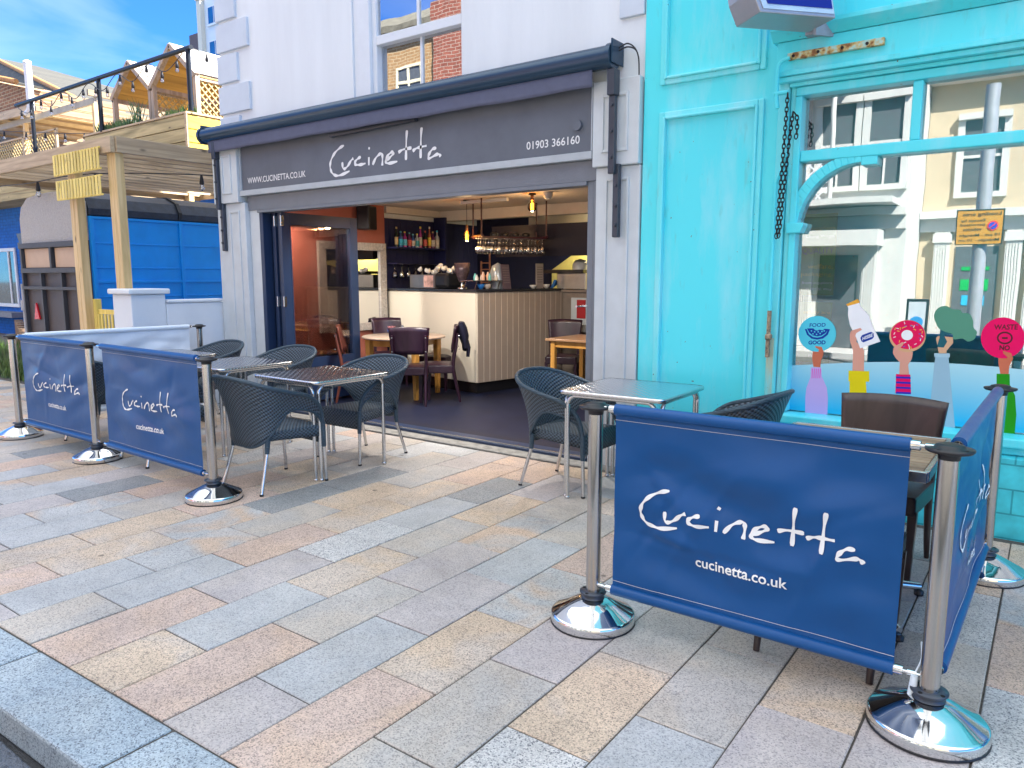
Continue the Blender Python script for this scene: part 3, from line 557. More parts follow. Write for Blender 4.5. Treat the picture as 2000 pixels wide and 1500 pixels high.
w = MB(); w.box((-2.755, T0, 0), (-1.66, F + .4, 9.6)); w.box((-1.657, T0 + .02, 3.24), (9, F + .4, 9.6)); w.box((6.0, T0 + .05, 0), (9, F + .4, 3.24)); w.box((-2.755, F + .405, 0), (9, 10.8, 9.6)); 
obj('wall', w, TEAL, TS, bevel=.01)
pf = MB()
def mould(x0, x1, z0, z1, y, mb, t=.042, d=.026):
    for k, (tt, dd) in enumerate(((t, d), (t * .5, d * 1.7))):
        o = k * t * .9; a, b, c_, e = x0 + o, x1 - o, z0 + o, z1 - o
        mb.box((a, y - dd, c_), (a + tt, y + .01 - .002 * k, e)); mb.box((b - tt, y - dd, c_), (b, y + .01 - .002 * k, e)); mb.box((a + tt + .001, y - dd, c_), (b - tt - .001, y + .01 - .002 * k, c_ + tt)); mb.box((a + tt + .001, y - dd, e - tt), (b - tt - .001, y + .01 - .002 * k, e))
for z0, z1 in ((.30, 2.86), (3.06, 4.6)):
    p_ = MB(); mould(-2.61, -1.80, z0, z1, T0, p_); obj('panel_moulding', p_, TEAL_WORN_GLARE, TS, bevel=.008)
# corner strip between pilaster and window
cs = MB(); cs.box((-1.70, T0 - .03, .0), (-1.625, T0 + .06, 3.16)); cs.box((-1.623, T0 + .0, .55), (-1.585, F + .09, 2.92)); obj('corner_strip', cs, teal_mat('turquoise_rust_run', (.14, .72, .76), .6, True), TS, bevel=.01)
# fascia and cornice
cn = MB()
cn.box((-1.70, T0 - .10, 3.0), (9, T0 + .05, 3.19)); cn.prism([(0, 3.20), (-.20, 3.28), (-.20, 3.25), (-.13, 3.193), (-.0, 3.193)], lambda a, b: (-1.73, T0 + .02 + a, b), lambda a, b: (9, T0 + .02 + a, b))
cn.box((-1.695, T0 - .12, 2.965), (9, T0 + .05, 2.997)); cn.box((-1.69, T0 - .09, 2.93), (9, T0 + .05, 2.963))
obj('cornice', cn, TEAL, TS, bevel=.005)
sf = MB(); sf.box((-1.62, T0 - .04, 2.905), (6, F + .1, 2.928)); obj('soffit', sf, TEAL, TS)
# window frame
GY = F + .07; GX0, GX1 = -1.575, 3.2
fr = MB()
fr.box((GX0 - .01, GY - .10, 2.845), (6, GY + .03, 2.903)); fr.box((GX0 - .012, GY - .10, .62), (GX0 + .035, GY + .03, 2.843))
fr.box((GX0 + .036, GY - .09, 2.40), (6, GY + .03, 2.475))
for x in (-.83, .62, 2.1): fr.box((x - .03, GY - .085, 2.476), (x + .03, GY + .03, 2.844))
for x in (.70, 2.2, 3.7): fr.box((x - .04, GY - .085, .62), (x + .04, GY + .03, 2.398))
FR = obj('window_frame', fr, TEAL, TS, bevel=.008)
# arched brackets
def arch(xl, sgn, rx=.40, rz=.44):
    a = MB(); P = []; Q = []; N = 16; zt = 2.40; zb = zt - rz
    for i in range(N + 1):
        t = math.pi / 2 * i / N; P.append((xl + sgn * (rx - rx * math.cos(t)), zb + rz * math.sin(t) - .035)); 
        Q.append((xl + sgn * (rx + .0 - (rx + .065) * math.cos(t)), zb + (rz + .0) * math.sin(t) + .03 * math.sin(t)))
    for i in range(N):
        p = [P[i], P[i + 1], Q[i + 1], Q[i]]; a.prism(p, lambda u, v: (u, GY - .085, v), lambda u, v: (u, GY + .02, v))
    a.box((min(xl + sgn * rx, xl + sgn * (rx + .10)), GY - .085, zt - .055), (max(xl + sgn * rx, xl + sgn * (rx + .10)), GY + .02, zt))
    a.prism([(xl - sgn * .06, zb - .05), (xl + sgn * .035, zb - .05), (xl + sgn * .055, zb + .0), (xl + sgn * .055, zb + .02), (xl - sgn * .06, zb + .02)], lambda u, v: (u, GY - .12, v), lambda u, v: (u, GY - .0, v))
    return a
for xl, sg in ((-1.54, 1), (.66, -1), (.74, 1)): obj('arched_bracket', arch(xl, sg), TEAL, TS, bevel=.004)
SG = glass('shop_glass', .29, (.85, .9, .9))
gp = MB(); gp.box((GX0, GY - .004, .62), (6, GY + .0, 2.85)); PN = obj('shop_window', gp, SG, TS)
# sill and painted block plinth
sl = MB(); sl.box((-1.60, GY - .20, .555), (6, GY + .04, .615)); sl.box((-1.60, GY - .16, .505), (6, GY + .03, .553)); obj('window_sill', sl, TEAL, TS, bevel=.01)
pl = MB(); pl.box((-1.66, F - .19, -.02), (6, F + .05, .503)); obj('block_plinth', pl, teal_brick(), TS, bevel=.004)
pb = MB(); pb.box((-2.75, F - .05, -.02), (-1.663, F + .0, .24)); obj('plinth', pb, M('flaking_white_plinth', (.55, .53, .48), .8, var=.3, scale=9, bump=.3), TS, bevel=.006)
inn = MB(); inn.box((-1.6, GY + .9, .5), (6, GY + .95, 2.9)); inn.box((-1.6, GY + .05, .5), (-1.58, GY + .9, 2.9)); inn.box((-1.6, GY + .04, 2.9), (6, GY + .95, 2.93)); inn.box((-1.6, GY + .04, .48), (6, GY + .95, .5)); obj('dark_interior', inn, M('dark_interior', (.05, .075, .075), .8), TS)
# --- vinyl pictures stuck on the glass ---
GV = GY - .0065
def flat(name, col, lab=None, rough=.6): return M('vinyl_' + name, col, rough, var=.02, bump=0, spec=.15)
def P2(px, py):   # photograph reading turned into metres on the pane, once
    d = _mw @ Vector(((px - 1000) / 1449.35, (750 - py) / 1449.35, -1)); t = GV / d.y; return (round(d.x * t, 4), round(1.6 + d.z * t, 4))
def poly(pts, layer, mb=None, sm=0):
    mb = mb or MB(); q = [P2(1500 + a / 4, 560 + b / 4) for a, b in pts]
    if sm:
        q = [(v.x, v.y) for v in spline([(a, b, 0) for a, b in q], sm, True)]
    y = GV - .0006 * layer
    mb.add([(a, y, b) for a, b in q], [tuple(range(len(q)))]); return mb
def disc(c, rx, ry, layer, mb=None, n=40):
    return poly([(c[0] + rx * math.cos(2 * math.pi * k / n), c[1] + ry * math.sin(2 * math.pi * k / n)) for k in range(n)], layer, mb)
def st(mb, mat, lab=None): return obj('window_sticker', mb, mat, PN, label=lab, fixn=False)
def grad_mat():
    m, n, l, p = nodes('vinyl_blue_fade'); c = n.new('ShaderNodeTexCoord'); s_ = n.new('ShaderNodeSeparateXYZ'); l.new(c.outputs['Object'], s_.inputs[0])
    r = n.new('ShaderNodeMapRange'); r.inputs[1].default_value = .65; r.inputs[2].default_value = 1.02; l.new(s_.outputs['Z'], r.inputs[0])
    cr_ = n.new('ShaderNodeValToRGB'); cr_.color_ramp.elements[0].color = (.01, .48, .78, 1); cr_.color_ramp.elements[1].color = (.42, .74, .82, 1); l.new(r.outputs[0], cr_.inputs[0]); l.new(cr_.outputs[0], p.inputs['Base Color']); p.inputs['Roughness'].default_value = .4
    return m
N_ = 30; top = [(-1.54 + i / N_ * 5.5, .955 + .085 * math.sin(math.pi * min(1, (i / N_ * 5.5 + .0) / 2.1)) if i / N_ * 5.5 < 2.1 else .955) for i in range(N_ + 1)]
gm = MB(); gm.add([(x, GV, z) for x, z in top] + [(x, GV, .625) for x, z in top], [(i, i + 1, N_ + 2 + i, N_ + 1 + i) for i in range(N_)])
st(gm, grad_mat(), 'pale blue hill shaped vinyl along the bottom of the window')
SK1 = flat('brown_hand', (.62, .17, .09)); SK2 = flat('pink_hand', (.75, .36, .26)); NV = flat('ink_blue', (.01, .05, .33)); AQ = flat('aqua', (.10, .62, .75)); MG = flat('magenta', (.85, .005, .12)); WH = flat('white', (.9, .9, .9)); YL = flat('yellow', (.85, .66, .01)); DK = flat('dark', (.10, .02, .03))
def tx(s, a, b, c_, mat, layer, bold=.02, lab=None):
    """text with its lower left at reading a, lower right b, height c_ (reading px)"""
    p, q = P2(1500 + a[0] / 4, 560 + a[1] / 4), P2(1500 + b[0] / 4, 560 + b[1] / 4); h = c_ / 4 * .00386
    vs, fs, tw, th = text2d(s, bold); mb = MB(); dx, dz = q[0] - p[0], q[1] - p[1]
    mb.add([(p[0] + dx * x / tw, GV - .0006 * layer, p[1] + dz * x / tw + h * y / th) for x, y in vs], fs); return mb
# food good
st(poly([(335, 630), (415, 630), (420, 700), (460, 790), (468, 870), (462, 1022), (290, 1010), (292, 860), (300, 790), (332, 705)], 1), flat('lilac', (.60, .42, .78)), 'lilac sleeve of an arm holding a round sign')
m_ = MB()
for k in range(5): poly([(343 + k * 16, 640), (350 + k * 16, 640), (347 + k * 15, 715), (341 + k * 15, 715)], 2, m_)
st(m_, flat('pink_stripe', (.75, .12, .55)))
st(poly([(350, 505), (345, 560), (355, 625), (410, 630), (412, 580), (432, 530), (432, 500), (400, 480), (360, 490)], 2), SK1, 'brown hand')
st(disc((385, 368), 147, 140, 3), AQ, 'pale blue round sign reading food good')
st(poly([(368, 462), (420, 470), (432, 500), (425, 530), (395, 520), (398, 490), (372, 475)], 4), SK1)
st(tx('FOOD', (325, 315), (450, 312), 28, NV, 4), NV); st(tx('GOOD', (315, 452), (450, 450), 30, NV, 4, .04), NV)
m_ = MB(); poly([(288, 330), (302, 330), (320, 370), (350, 392), (385, 398), (420, 390), (452, 368), (470, 330), (485, 332), (468, 375), (430, 405), (385, 413), (340, 405), (305, 375)], 4, m_)
poly([(305, 325), (355, 325), (370, 340), (390, 342), (400, 335), (430, 340), (440, 328), (472, 330), (450, 362), (418, 382), (385, 388), (350, 380), (322, 358)], 4, m_)
st(m_, NV, 'melon slice drawing')
m_ = MB()
for a, b in ((340, 345), (365, 352), (393, 352), (422, 350), (352, 368), (380, 372), (408, 365), (440, 345)): disc((a, b), 6, 6, 5, m_, 8)
st(m_, AQ)
# milk bottle
m_ = MB(); poly([(630, 655), (790, 660), (792, 742), (765, 742), (770, 820), (770, 900), (635, 900), (638, 740), (628, 738)], 1, m_); st(m_, YL, 'yellow sleeve and cuff')
st(poly([(640, 370), (650, 345), (720, 325), (735, 340), (700, 365), (690, 430), (735, 470), (750, 500), (750, 660), (660, 655), (665, 500), (640, 420)], 2), SK2, 'pink hand')
st(poly([(620, 145), (712, 118), (722, 150), (790, 225), (820, 310), (878, 428), (720, 482), (690, 400), (640, 300), (625, 220), (628, 170)], 3), WH, 'white milk bottle picture')
st(poly([(610, 138), (700, 96), (714, 112), (715, 125), (622, 152)], 4), flat('orange', (.85, .42, .05)))
st(poly([(640, 370), (660, 340), (722, 322), (735, 336), (690, 362), (672, 420), (645, 420)], 4), SK2)
st(poly([(722, 400), (735, 378), (805, 352), (825, 362), (828, 392), (815, 408), (745, 435), (730, 425)], 4), NV, 'small blue label')
st(tx('HISBE', (738, 420), (818, 390), 26, WH, 5), WH)
# doughnut
m_ = MB(); poly([(1000, 682), (1112, 686), (1118, 838), (995, 832)], 1, m_); st(m_, MG, 'striped sleeve')
m_ = MB()
for k in range(4): y_ = 700 + k * 40; poly([(1001, y_), (1114, y_ + 4), (1115, y_ + 20), (1000, y_ + 15)], 2, m_)
st(m_, flat('stripe_blue', (.04, .03, .45)))
st(poly([(980, 480), (975, 520), (1000, 560), (1030, 590), (1025, 685), (1103, 686), (1095, 610), (1125, 560), (1132, 510), (1060, 490)], 2), SK2, 'pink hand')
st(disc((1090, 385), 142, 125, 3), flat('pastry', (.72, .42, .22)), 'iced ring doughnut picture'); st(disc((1093, 375), 133, 113, 4), flat('pink_icing', (.80, .01, .10)))
st(disc((1087, 378), 45, 40, 5), WH)
sr = random.Random(3)
for mt, nn in ((flat('s_white', (.8, .8, .8)), 0), (flat('s_yellow', (.85, .5, .05)), 1), (flat('s_blue', (.1, .1, .5)), 2)):
    m_ = MB()
    for k in range(11 if nn < 2 else 6):
        t = sr.random() * 6.28; r = sr.uniform(.52, .9); cx, cy = 1093 + 133 * r * math.cos(t), 378 + 113 * r * math.sin(t); a = sr.random() * 3.14; dx, dy = math.cos(a) * 10, math.sin(a) * 10
        poly([(cx - dx - dy * .3, cy - dy + dx * .3), (cx + dx - dy * .3, cy + dy + dx * .3), (cx + dx + dy * .3, cy + dy - dx * .3), (cx - dx + dy * .3, cy - dy - dx * .3)], 5 + nn * .2, m_)
    st(m_, mt)
st(poly([(980, 480), (1010, 455), (1050, 432), (1062, 440), (1050, 460), (1020, 490), (1000, 510), (980, 510)], 6), SK2)
# broccoli
st(poly([(1310, 525), (1412, 525), (1410, 560), (1462, 1110), (1312, 1112), (1250, 1090), (1300, 600)], 1), flat('grey_blue', (.33, .52, .62)), 'tall grey blue sleeve')
st(poly([(1298, 520), (1420, 520), (1420, 552), (1300, 550)], 2), flat('grey_cuff', (.40, .60, .68)))
st(poly([(1312, 400), (1330, 384), (1445, 395), (1446, 440), (1395, 500), (1395, 522), (1335, 522), (1325, 470)], 2), flat('tan_hand', (.70, .42, .25)), 'tan hand')
st(poly([(1345, 330), (1420, 340), (1440, 370), (1375, 380), (1400, 430), (1372, 475), (1318, 470), (1340, 400)], 3), flat('stalk', (.02, .12, .15)), 'dark stalk')
st(poly([(1300, 210), (1330, 165), (1390, 150), (1440, 175), (1500, 180), (1520, 205), (1570, 210), (1600, 260), (1605, 320), (1632, 355), (1610, 410), (1560, 428), (1520, 405), (1450, 410), (1440, 370), (1380, 350), (1330, 320), (1300, 250)], 4, sm=4), flat('broccoli_green', (.10, .30, .20)), 'green broccoli head picture')
# waste no
st(poly([(1786, 680), (1888, 682), (1890, 770), (1930, 850), (1940, 1000), (1925, 1178), (1782, 1165), (1785, 800)], 1), flat('grass_green', (.02, .30, .01)), 'green sleeve')
st(poly([(1800, 560), (1800, 600), (1815, 680), (1880, 682), (1885, 620), (1915, 560), (1905, 530), (1860, 520), (1810, 540)], 2), SK1, 'brown hand')
st(disc((1835, 400), 172, 160, 3), MG, 'round pink sign reading waste no'); st(tx('WASTE', (1765, 335), (1950, 335), 34, DK, 4), DK); st(tx('NO', (1806, 496), (1888, 498), 34, DK, 4, .04), DK)
m_ = MB(); disc((1850, 400), 62, 50, 4, m_); st(m_, DK); st(disc((1850, 400), 48, 37, 5), MG); st(poly([(1828, 393), (1872, 393), (1872, 408), (1828, 408)], 6), DK)
st(poly([(1835, 500), (1900, 520), (1915, 560), (1890, 590), (1880, 565), (1865, 545), (1838, 520)], 5), SK1)
# green poster inside, seen at the left end of the pane
gp_ = MB(); gp_.box((-1.54, GY + .06, .98), (-1.30, GY + .07, 1.42)); gp_.box((-1.54, GY + .06, 1.47), (-1.30, GY + .07, 2.05)); go = obj('window_poster', gp_, M('poster_green', (.08, .33, .03), .4, bump=0), TS, label='green poster with yellow and white writing inside the shop window')
for s, z, h, mt in (('suppliers', 1.93, .03, YL), ('Living Wage.', 1.875, .026, WH), ('QUALITY', 1.76, .05, NV), ('welfare.', 1.66, .035, YL), ('packaging.', 1.60, .035, YL), ('from suppliers', 1.545, .024, WH), ('in HISBE Way', 1.50, .024, WH), ('safety are', 1.33, .03, YL), ('not saved', 1.12, .026, WH), ('packaging', 1.07, .03, YL), ('made safe', 1.02, .024, WH)):
    m_ = MB(); ww = min(.22, len(s) * h * .62); put_text(m_, s, ww, lambda x, y, z=z, ww=ww: (-1.31 - ww + x, GY + .057, z + y), h=h); obj('lettering', m_, mt, go, fixn=False)
# ---------------- blind rod, rusty bar, chains ----------------
BR = thing('blind_rod', 'pale painted iron rod with a rusty hinge on the turquoise pilaster edge', 'rod', (-1.68, 5.4, 1.0))
m_ = MB(); yb_ = T0 - .07; m_.tube(spline([(-1.60, yb_ - .06, 2.45), (-1.62, yb_ - .03, 2.36), (-1.668, yb_, 2.27), (-1.675, yb_, 2.15), (-1.675, yb_, 1.35)], 6), .012, 8); obj('rod', m_, TEAL, BR)
m_ = MB(); m_.tube([(-1.675, yb_, 1.36), (-1.675, yb_, 1.16)], .016, 8); m_.tube([(-1.69, yb_ - .01, 1.17), (-1.65, yb_ - .01, 1.17)], .022, 12); m_.box((-1.69, yb_ - .01, 1.02), (-1.665, yb_ + .02, 1.16)); obj('hinge', m_, M('rust_flecked_iron', (.33, .24, .15), .7, var=.6, scale=50, bump=.3), BR)
RB = thing('fascia_bar', 'rust streaked flat iron bar fixed along the turquoise fascia', 'bar', (-1.2, 5.4, 3.08))
def rusty_teal():
    m, n, l, p = nodes('rusting_paint'); c = n.new('ShaderNodeTexCoord'); t = n.new('ShaderNodeTexNoise'); t.inputs['Scale'].default_value = 22; t.inputs['Detail'].default_value = 6; l.new(c.outputs['Object'], t.inputs['Vector'])
    r = n.new('ShaderNodeValToRGB'); e = r.color_ramp.elements; e[0].position = .40; e[0].color = (.24, .10, .03, 1); e[1].position = .60; e[1].color = (.40, .62, .55, 1); k = e.new(.5); k.color = (.55, .42, .16, 1)
    l.new(t.outputs[0], r.inputs[0]); l.new(r.outputs[0], p.inputs['Base Color']); p.inputs['Roughness'].default_value = .7; return m
RT = rusty_teal(); ya_ = T0 - .125
m_ = MB(); m_.box((-1.62, ya_ - .012, 3.06), (-1.02, ya_ + .02, 3.105)); obj('bar', m_, RT, RB, bevel=.003)
m_ = MB(); m_.tube(spline([(-1.60, ya_ - .02, 3.07), (-1.655, ya_ - .02, 3.055), (-1.675, ya_ - .02, 3.0), (-1.675, ya_ - .02, 2.83), (-1.665, ya_ - .02, 2.75)], 6), .014, 8); m_.tube([(-1.69, ya_ - .02, 2.85), (-1.60, ya_ - .02, 2.85)], .015, 8); obj('rod', m_, TEAL, RB)
for x in (-1.58, -1.42, -1.27, -1.12): m_ = MB(); m_.tube([(x, ya_ - .012, 3.082), (x, ya_ - .018, 3.082)], .010, 10); obj('bolt', m_, DARKCH, RB)
def chain(name, pts, lab, r=.0042, L=.042):
    m_ = MB(); P = spline(pts, 10); acc = 0; i = 0; pos = [P[0]]
    for k in range(1, len(P)):
        sgm = (P[k] - P[k - 1]).length; acc += sgm
        while acc >= L * .72: acc -= L * .72; pos.append(P[k] - (P[k] - P[k - 1]).normalized() * acc)
    for k in range(len(pos) - 1):
        a, b = pos[k], pos[k + 1]; d = (b - a).normalized(); s_ = Vector((1, 0, 0)) if k % 2 else Vector((0, 1, 0)); s_ = (s_ - d * s_.dot(d)).normalized(); c_ = (a + b) / 2
        m_.tube([c_ + d * math.sin(t) * L * .5 + s_ * math.cos(t) * L * .26 for t in [2 * math.pi * q / 10 for q in range(10)]], r, 5, closed=True)
    o = obj(name, m_, DARKCH); return tag(o, lab, 'chain', 'chains hanging at the corner of the shop window')
yc = T0 - .15
chain('chain', [(-1.60, yc, 2.84), (-1.605, yc, 2.6), (-1.615, yc, 2.3), (-1.625, yc, 2.0), (-1.63, yc, 1.86)], 'longer dark chain hanging straight down from the blind rod')
chain('chain', [(-1.57, yc + .04, 2.72), (-1.585, yc + .03, 2.5), (-1.60, yc + .02, 2.2), (-1.61, yc + .01, 1.95), (-1.618, yc, 1.87)], 'second dark chain hanging from the rusty hook close to the window')
chain('chain', [(-1.565, yc + .05, 2.72), (-1.545, yc + .05, 2.69), (-1.54, yc + .05, 2.62), (-1.545, yc + .05, 2.54)], 'short loose end of chain beside the window top corner')
# ---------------- projecting sign ----------------
PS = thing('hanging_sign', 'silver box sign with a blue face hanging above the turquoise shop', 'sign', (-1.5, 5.0, 3.2))
dn = Vector((.743, -.669, 0)); wd_ = Vector((.669, .743, 0)); nl = Vector((-1.61, 4.77, 3.2)); L_, D_ = .52, .29
pr = [(0, 0), (L_, 0), (L_ - .03, .12), (L_ - .035, .3), (L_ + .0, .5), (L_ + .01, .62), (-.10, .62), (-.11, .5), (-.10, .3), (-.06, .12)]
q_ = lambda a, b, dd: tuple(nl + wd_ * a + dn * dd + Vector((0, 0, b)))
m_ = MB(); m_.prism(pr, lambda a, b: q_(a, b, -D_), lambda a, b: q_(a, b, 0)); obj('box', m_, M('sign_silver', (.40, .39, .40), .35, .4, var=.05), PS, bevel=.006)
m_ = MB(); m_.prism([(.02 + a * .93, .022 + b * .95) for a, b in pr], lambda a, b: q_(a, b, .001), lambda a, b: q_(a, b, .006)); obj('border', m_, M('sign_pale_edge', (.5, .66, .82), .4), PS)
m_ = MB(); m_.prism([(.045 + a * .85, .05 + b * .86) for a, b in pr], lambda a, b: q_(a, b, .005), lambda a, b: q_(a, b, .010)); obj('face', m_, M('sign_blue', (.005, .008, .24), .3, var=.03, bump=0), PS)
m_ = MB(); m_.box((-1.50, 5.36, 3.19), (-1.40, 5.53, 3.29)); m_.bar((-1.42, 5.28, 3.22), (-1.30, 5.53, 3.24), .02, .12); obj('bracket', m_, M('bracket_grey', (.38, .38, .42), .5, .3), PS)
# ---------------- barrier posts ----------------
def make_post(label):
    t = local_thing('barrier_post', label, 'barrier post', 'steel posts of the cafe barriers')
    b = MB(); b.lathe([(.192, .004), (.197, .010), (.197, .042), (.192, .050), (.185, .052), (.12, .088), (.07, .112), (.045, .118)], n=40); obj('base', b, CHROME, t, local=True)
    b = MB(); b.lathe([(.196, 0), (.199, .004), (.196, .008)], n=40); obj('rubber_foot', b, BLACKP, t, local=True)
    b = MB(); b.tube([(0, 0, .117), (0, 0, 1.015)], .033, 24); obj('pole', b, STEEL, t, local=True)
    for z, nm in ((.125, 'collar'), (1.018, 'cap')):
        b = MB()
        if nm == 'cap': b.lathe([(.034, -.03), (.036, -.012), (.070, -.004), (.076, .002), (.076, .008), (.05, .010), (.044, .020), (.03, .024)], (0, 0, z), 28)
        else: b.lathe([(.055, -.006), (.05, .0), (.045, .012), (.062, .018), (.062, .024), (.036, .026)], (0, 0, z), 28)
        o = obj(nm, b, BLACKP if nm == 'cap' else BRKT, t, local=True)
        h = MB()
        for k in range(4):
            a = math.pi / 4 + k * math.pi / 2; rr = .058 if nm == 'cap' else .05; h.lathe([(.008, .0), (.008, .0015)], (rr * math.cos(a), rr * math.sin(a), z + (.008 if nm == 'cap' else .024)), 10)
        obj('slot', h, M('slot_black', (.002, .002, .002), .9, bump=0) if 'slot_black' not in bpy.data.materials else bpy.data.materials['slot_black'], o, local=True)
    return t
POSTS = [(-.25, 2.86, 'nearest steel barrier post at the right corner of the front banner'), (-1.64, 2.89, 'steel barrier post at the left end of the big blue front banner'), (-.20, 4.62, 'steel barrier post close to the turquoise shop plinth'),
         (-4.84, 2.95, 'steel barrier post at the right end of the left barrier row'), (-6.75, 3.02, 'steel barrier post between the two left blue banners'), (-8.37, 3.02, 'leftmost steel barrier post beside the kerbless pavement'), (-8.28, 4.98, 'steel barrier post at the back close to the white garden wall')]
P0 = make_post(POSTS[0][2])
for i, (x, y, lb) in enumerate(POSTS):
    if i == 0: place(P0, (x, y, 0), .3)
    else: dup(P0, (x, y, 0), i * .7, lb)
# ---------------- banners ----------------
def banner(label, A, B, za, zb, ztop, zbot, front, back, logos=True, seed=1, folds=1.0, lw=.014):
    """fabric from A to B (xy), front = side seen as text reads A->B; normal to the right of A->B is the printed side"""
    A, B = Vector((*A, 0)), Vector((*B, 0)); L = (B - A).length; d = (B - A) / L; n = Vector((d.y, -d.x, 0)); rr = random.Random(seed)
    t = thing('cafe_banner', label, 'banner', tuple((A + B) / 2), 0, 'windbreak banners between the steel posts')
    ph = [(rr.uniform(1, 4), rr.uniform(-3, 3), rr.uniform(0, 6), rr.uniform(.005, .014)) for _ in range(5)]
    cre = []
    for _ in range(11):
        cu, cv, an, ln = rr.random(), rr.uniform(.1, .9), rr.uniform(-.5, .5) if rr.random() < .7 else rr.uniform(.6, 2.4), rr.uniform(.12, .4)
        cre.append((cu * L, cv * (ztop - zbot), math.cos(an), math.sin(an), ln, rr.uniform(.018, .04), rr.choice((-1, 1)) * rr.uniform(.003, .007)))
    def off(u, v):
        e = math.sin(math.pi * v) ** .7; x_, y_ = u * L, v * (ztop - zbot); cs_ = 0
        for a_, b_, c_, s_, ln, wd__, am in cre:
            dx, dy = x_ - a_, y_ - b_; al_ = dx * c_ + dy * s_; pe = -dx * s_ + dy * c_ + .15 * al_ * al_
            cs_ += am * math.exp(-(pe / wd__) ** 2) * math.exp(-(al_ / ln) ** 4)
        e *= .25 + .75 * min(1, 7 * min(u, 1 - u))
        return e * cs_ * folds * 2.1 + folds * e * sum(a * math.sin(kx * 3 * (u * L) + kz * 7 * v * (ztop - zbot) + p) for kx, kz, p, a in ph) + folds * .007 * math.sin(26 * v + 5 * u + 2 * math.sin(9 * u)) * e + folds * .010 * math.sin(9 * (u - v)) * e * u
    def pt(u, v, q=0):
        z = (1 - v) * (ztop) + v * (zbot)
        return A + d * (u * L) + n * (off(u, v) + q) + Vector((0, 0, z))
    m_ = MB(); m_.grid(lambda u, v: pt(u, v), 90, 64); m_.mi = 1; m_.grid(lambda u, v: pt(u, v, -.002), 90, 64)
    obj('fabric', m_, [front, back], t, fixn=False)
    for z, nm in ((ztop, 'hem'), (zbot, 'hem')):
        m_ = MB(); m_.tube([A + Vector((0, 0, z)), B + Vector((0, 0, z))], .026, 16); ho = obj(nm, m_, front if logos else back, t)
        m_ = MB(); zz = z - .045 if z == ztop else z + .045
        v = (ztop - zz) / (ztop - zbot); m_.tube([pt(u / 40, v, .0035) for u in range(41)], .0011, 4); obj('stitching', m_, M('stitch', (.6, .58, .62), .7, bump=0) if 'stitch' not in bpy.data.materials else bpy.data.materials['stitch'], ho)
        for p0, sgn in ((A, -1), (B, 1)):
            m_ = MB(); c_ = p0 + Vector((0, 0, z)); m_.tube([c_, c_ + d * sgn * .03], .018, 12); m_.tube([c_ + d * sgn * .03, c_ + d * sgn * .09], .007, 8); m_.tube([c_ + d * sgn * .045, c_ + d * sgn * .075], .012, 8)
            obj('end_fitting', m_, CHROME, ho)
    if logos:
        m_ = MB(); cz = .62
        def fn(x, z):
            u = x / L + .5; v = (ztop - z) / (ztop - zbot); return pt(u, v, .0045)
        # stretch the writing over the fabric
        logo(m_, 1.0, lw, lambda x, y: fn(x, cz + y)); obj('lettering', m_, LETTER, t, fixn=False, label='handwritten style white Cucinetta lettering')
        m_ = MB(); put_text(m_, 'cucinetta.co.uk', .385, lambda x, y: fn(x - .165 if False else x, .385 + y), bold=.015, centre=True); obj('lettering', m_, LETTER, t, fixn=False, label='small white cucinetta.co.uk address')
    return t
banner('large blue Cucinetta banner nearest the camera at the right', (-1.535, 2.885), (-.37, 2.875), 0, 0, 1.02, .185, BLUEF, BLUEF, seed=4, folds=.75, lw=.0165)
banner('blue Cucinetta banner seen edge-on between the two right hand posts', (-.235, 2.98), (-.205, 4.5), 0, 0, 1.02, .185, BLUEF, BLUEF, seed=6, folds=.6)
banner('blue Cucinetta banner right of the middle left post', (-6.50, 3.01), (-4.98, 2.96), 0, 0, 1.02, .17, BLUEF, PALEF, seed=9, folds=.45)
banner('blue Cucinetta banner at the far left end of the row', (-8.16, 3.02), (-6.76, 3.02), 0, 0, 1.02, .17, BLUEF, PALEF, seed=12, folds=.4)
banner('pale backed banner running from the left corner post to the wall', (-8.30, 4.86), (-8.36, 3.14), 0, 0, 1.02, .17, BLUEF, PALEF, logos=False, seed=15, folds=.8)
tg = MB()
for k, (a, z) in enumerate(((.2, .13), (-.3, .10), (.6, .145))): tg.tube([(-.30, 2.86, .185), (-.305 + .01 * math.sin(a), 2.855, z)], .012, 8)
tg.tube(spline([(-.29, 2.90, .30), (-.285, 2.89, .24), (-.30, 2.87, .19)], 5), .0035, 6)
tag(obj('cable_tie', tg, PALEF), 'loose knotted white tie at the bottom corner of the near banner', 'tie')

# ---------------- steel cafe tables ----------------
def table_top_mat():
    m, n, l, p = nodes('embossed_steel'); c = n.new('ShaderNodeTexCoord'); s_ = n.new('ShaderNodeSeparateXYZ'); l.new(c.outputs['Object'], s_.inputs[0]); o = []
    for ax in 'XY':
        a = n.new('ShaderNodeMath'); a.operation = 'MULTIPLY'; a.inputs[1].default_value = 2 * math.pi / .062; l.new(s_.outputs[ax], a.inputs[0]); b = n.new('ShaderNodeMath'); b.operation = 'SINE'; l.new(a.outputs[0], b.inputs[0]); o.append(b.outputs[0])
    mu = n.new('ShaderNodeMath'); mu.operation = 'MULTIPLY'; l.new(o[0], mu.inputs[0]); l.new(o[1], mu.inputs[1])
    b = n.new('ShaderNodeBump'); b.inputs['Strength'].default_value = 1; b.inputs['Distance'].default_value = .0035; l.new(mu.outputs[0], b.inputs['Height']); l.new(b.outputs[0], p.inputs['Normal'])
    p.inputs['Base Color'].default_value = (.74, .77, .82, 1); p.inputs['Metallic'].default_value = 1; p.inputs['Roughness'].default_value = .2; return m
TTM = table_top_mat()
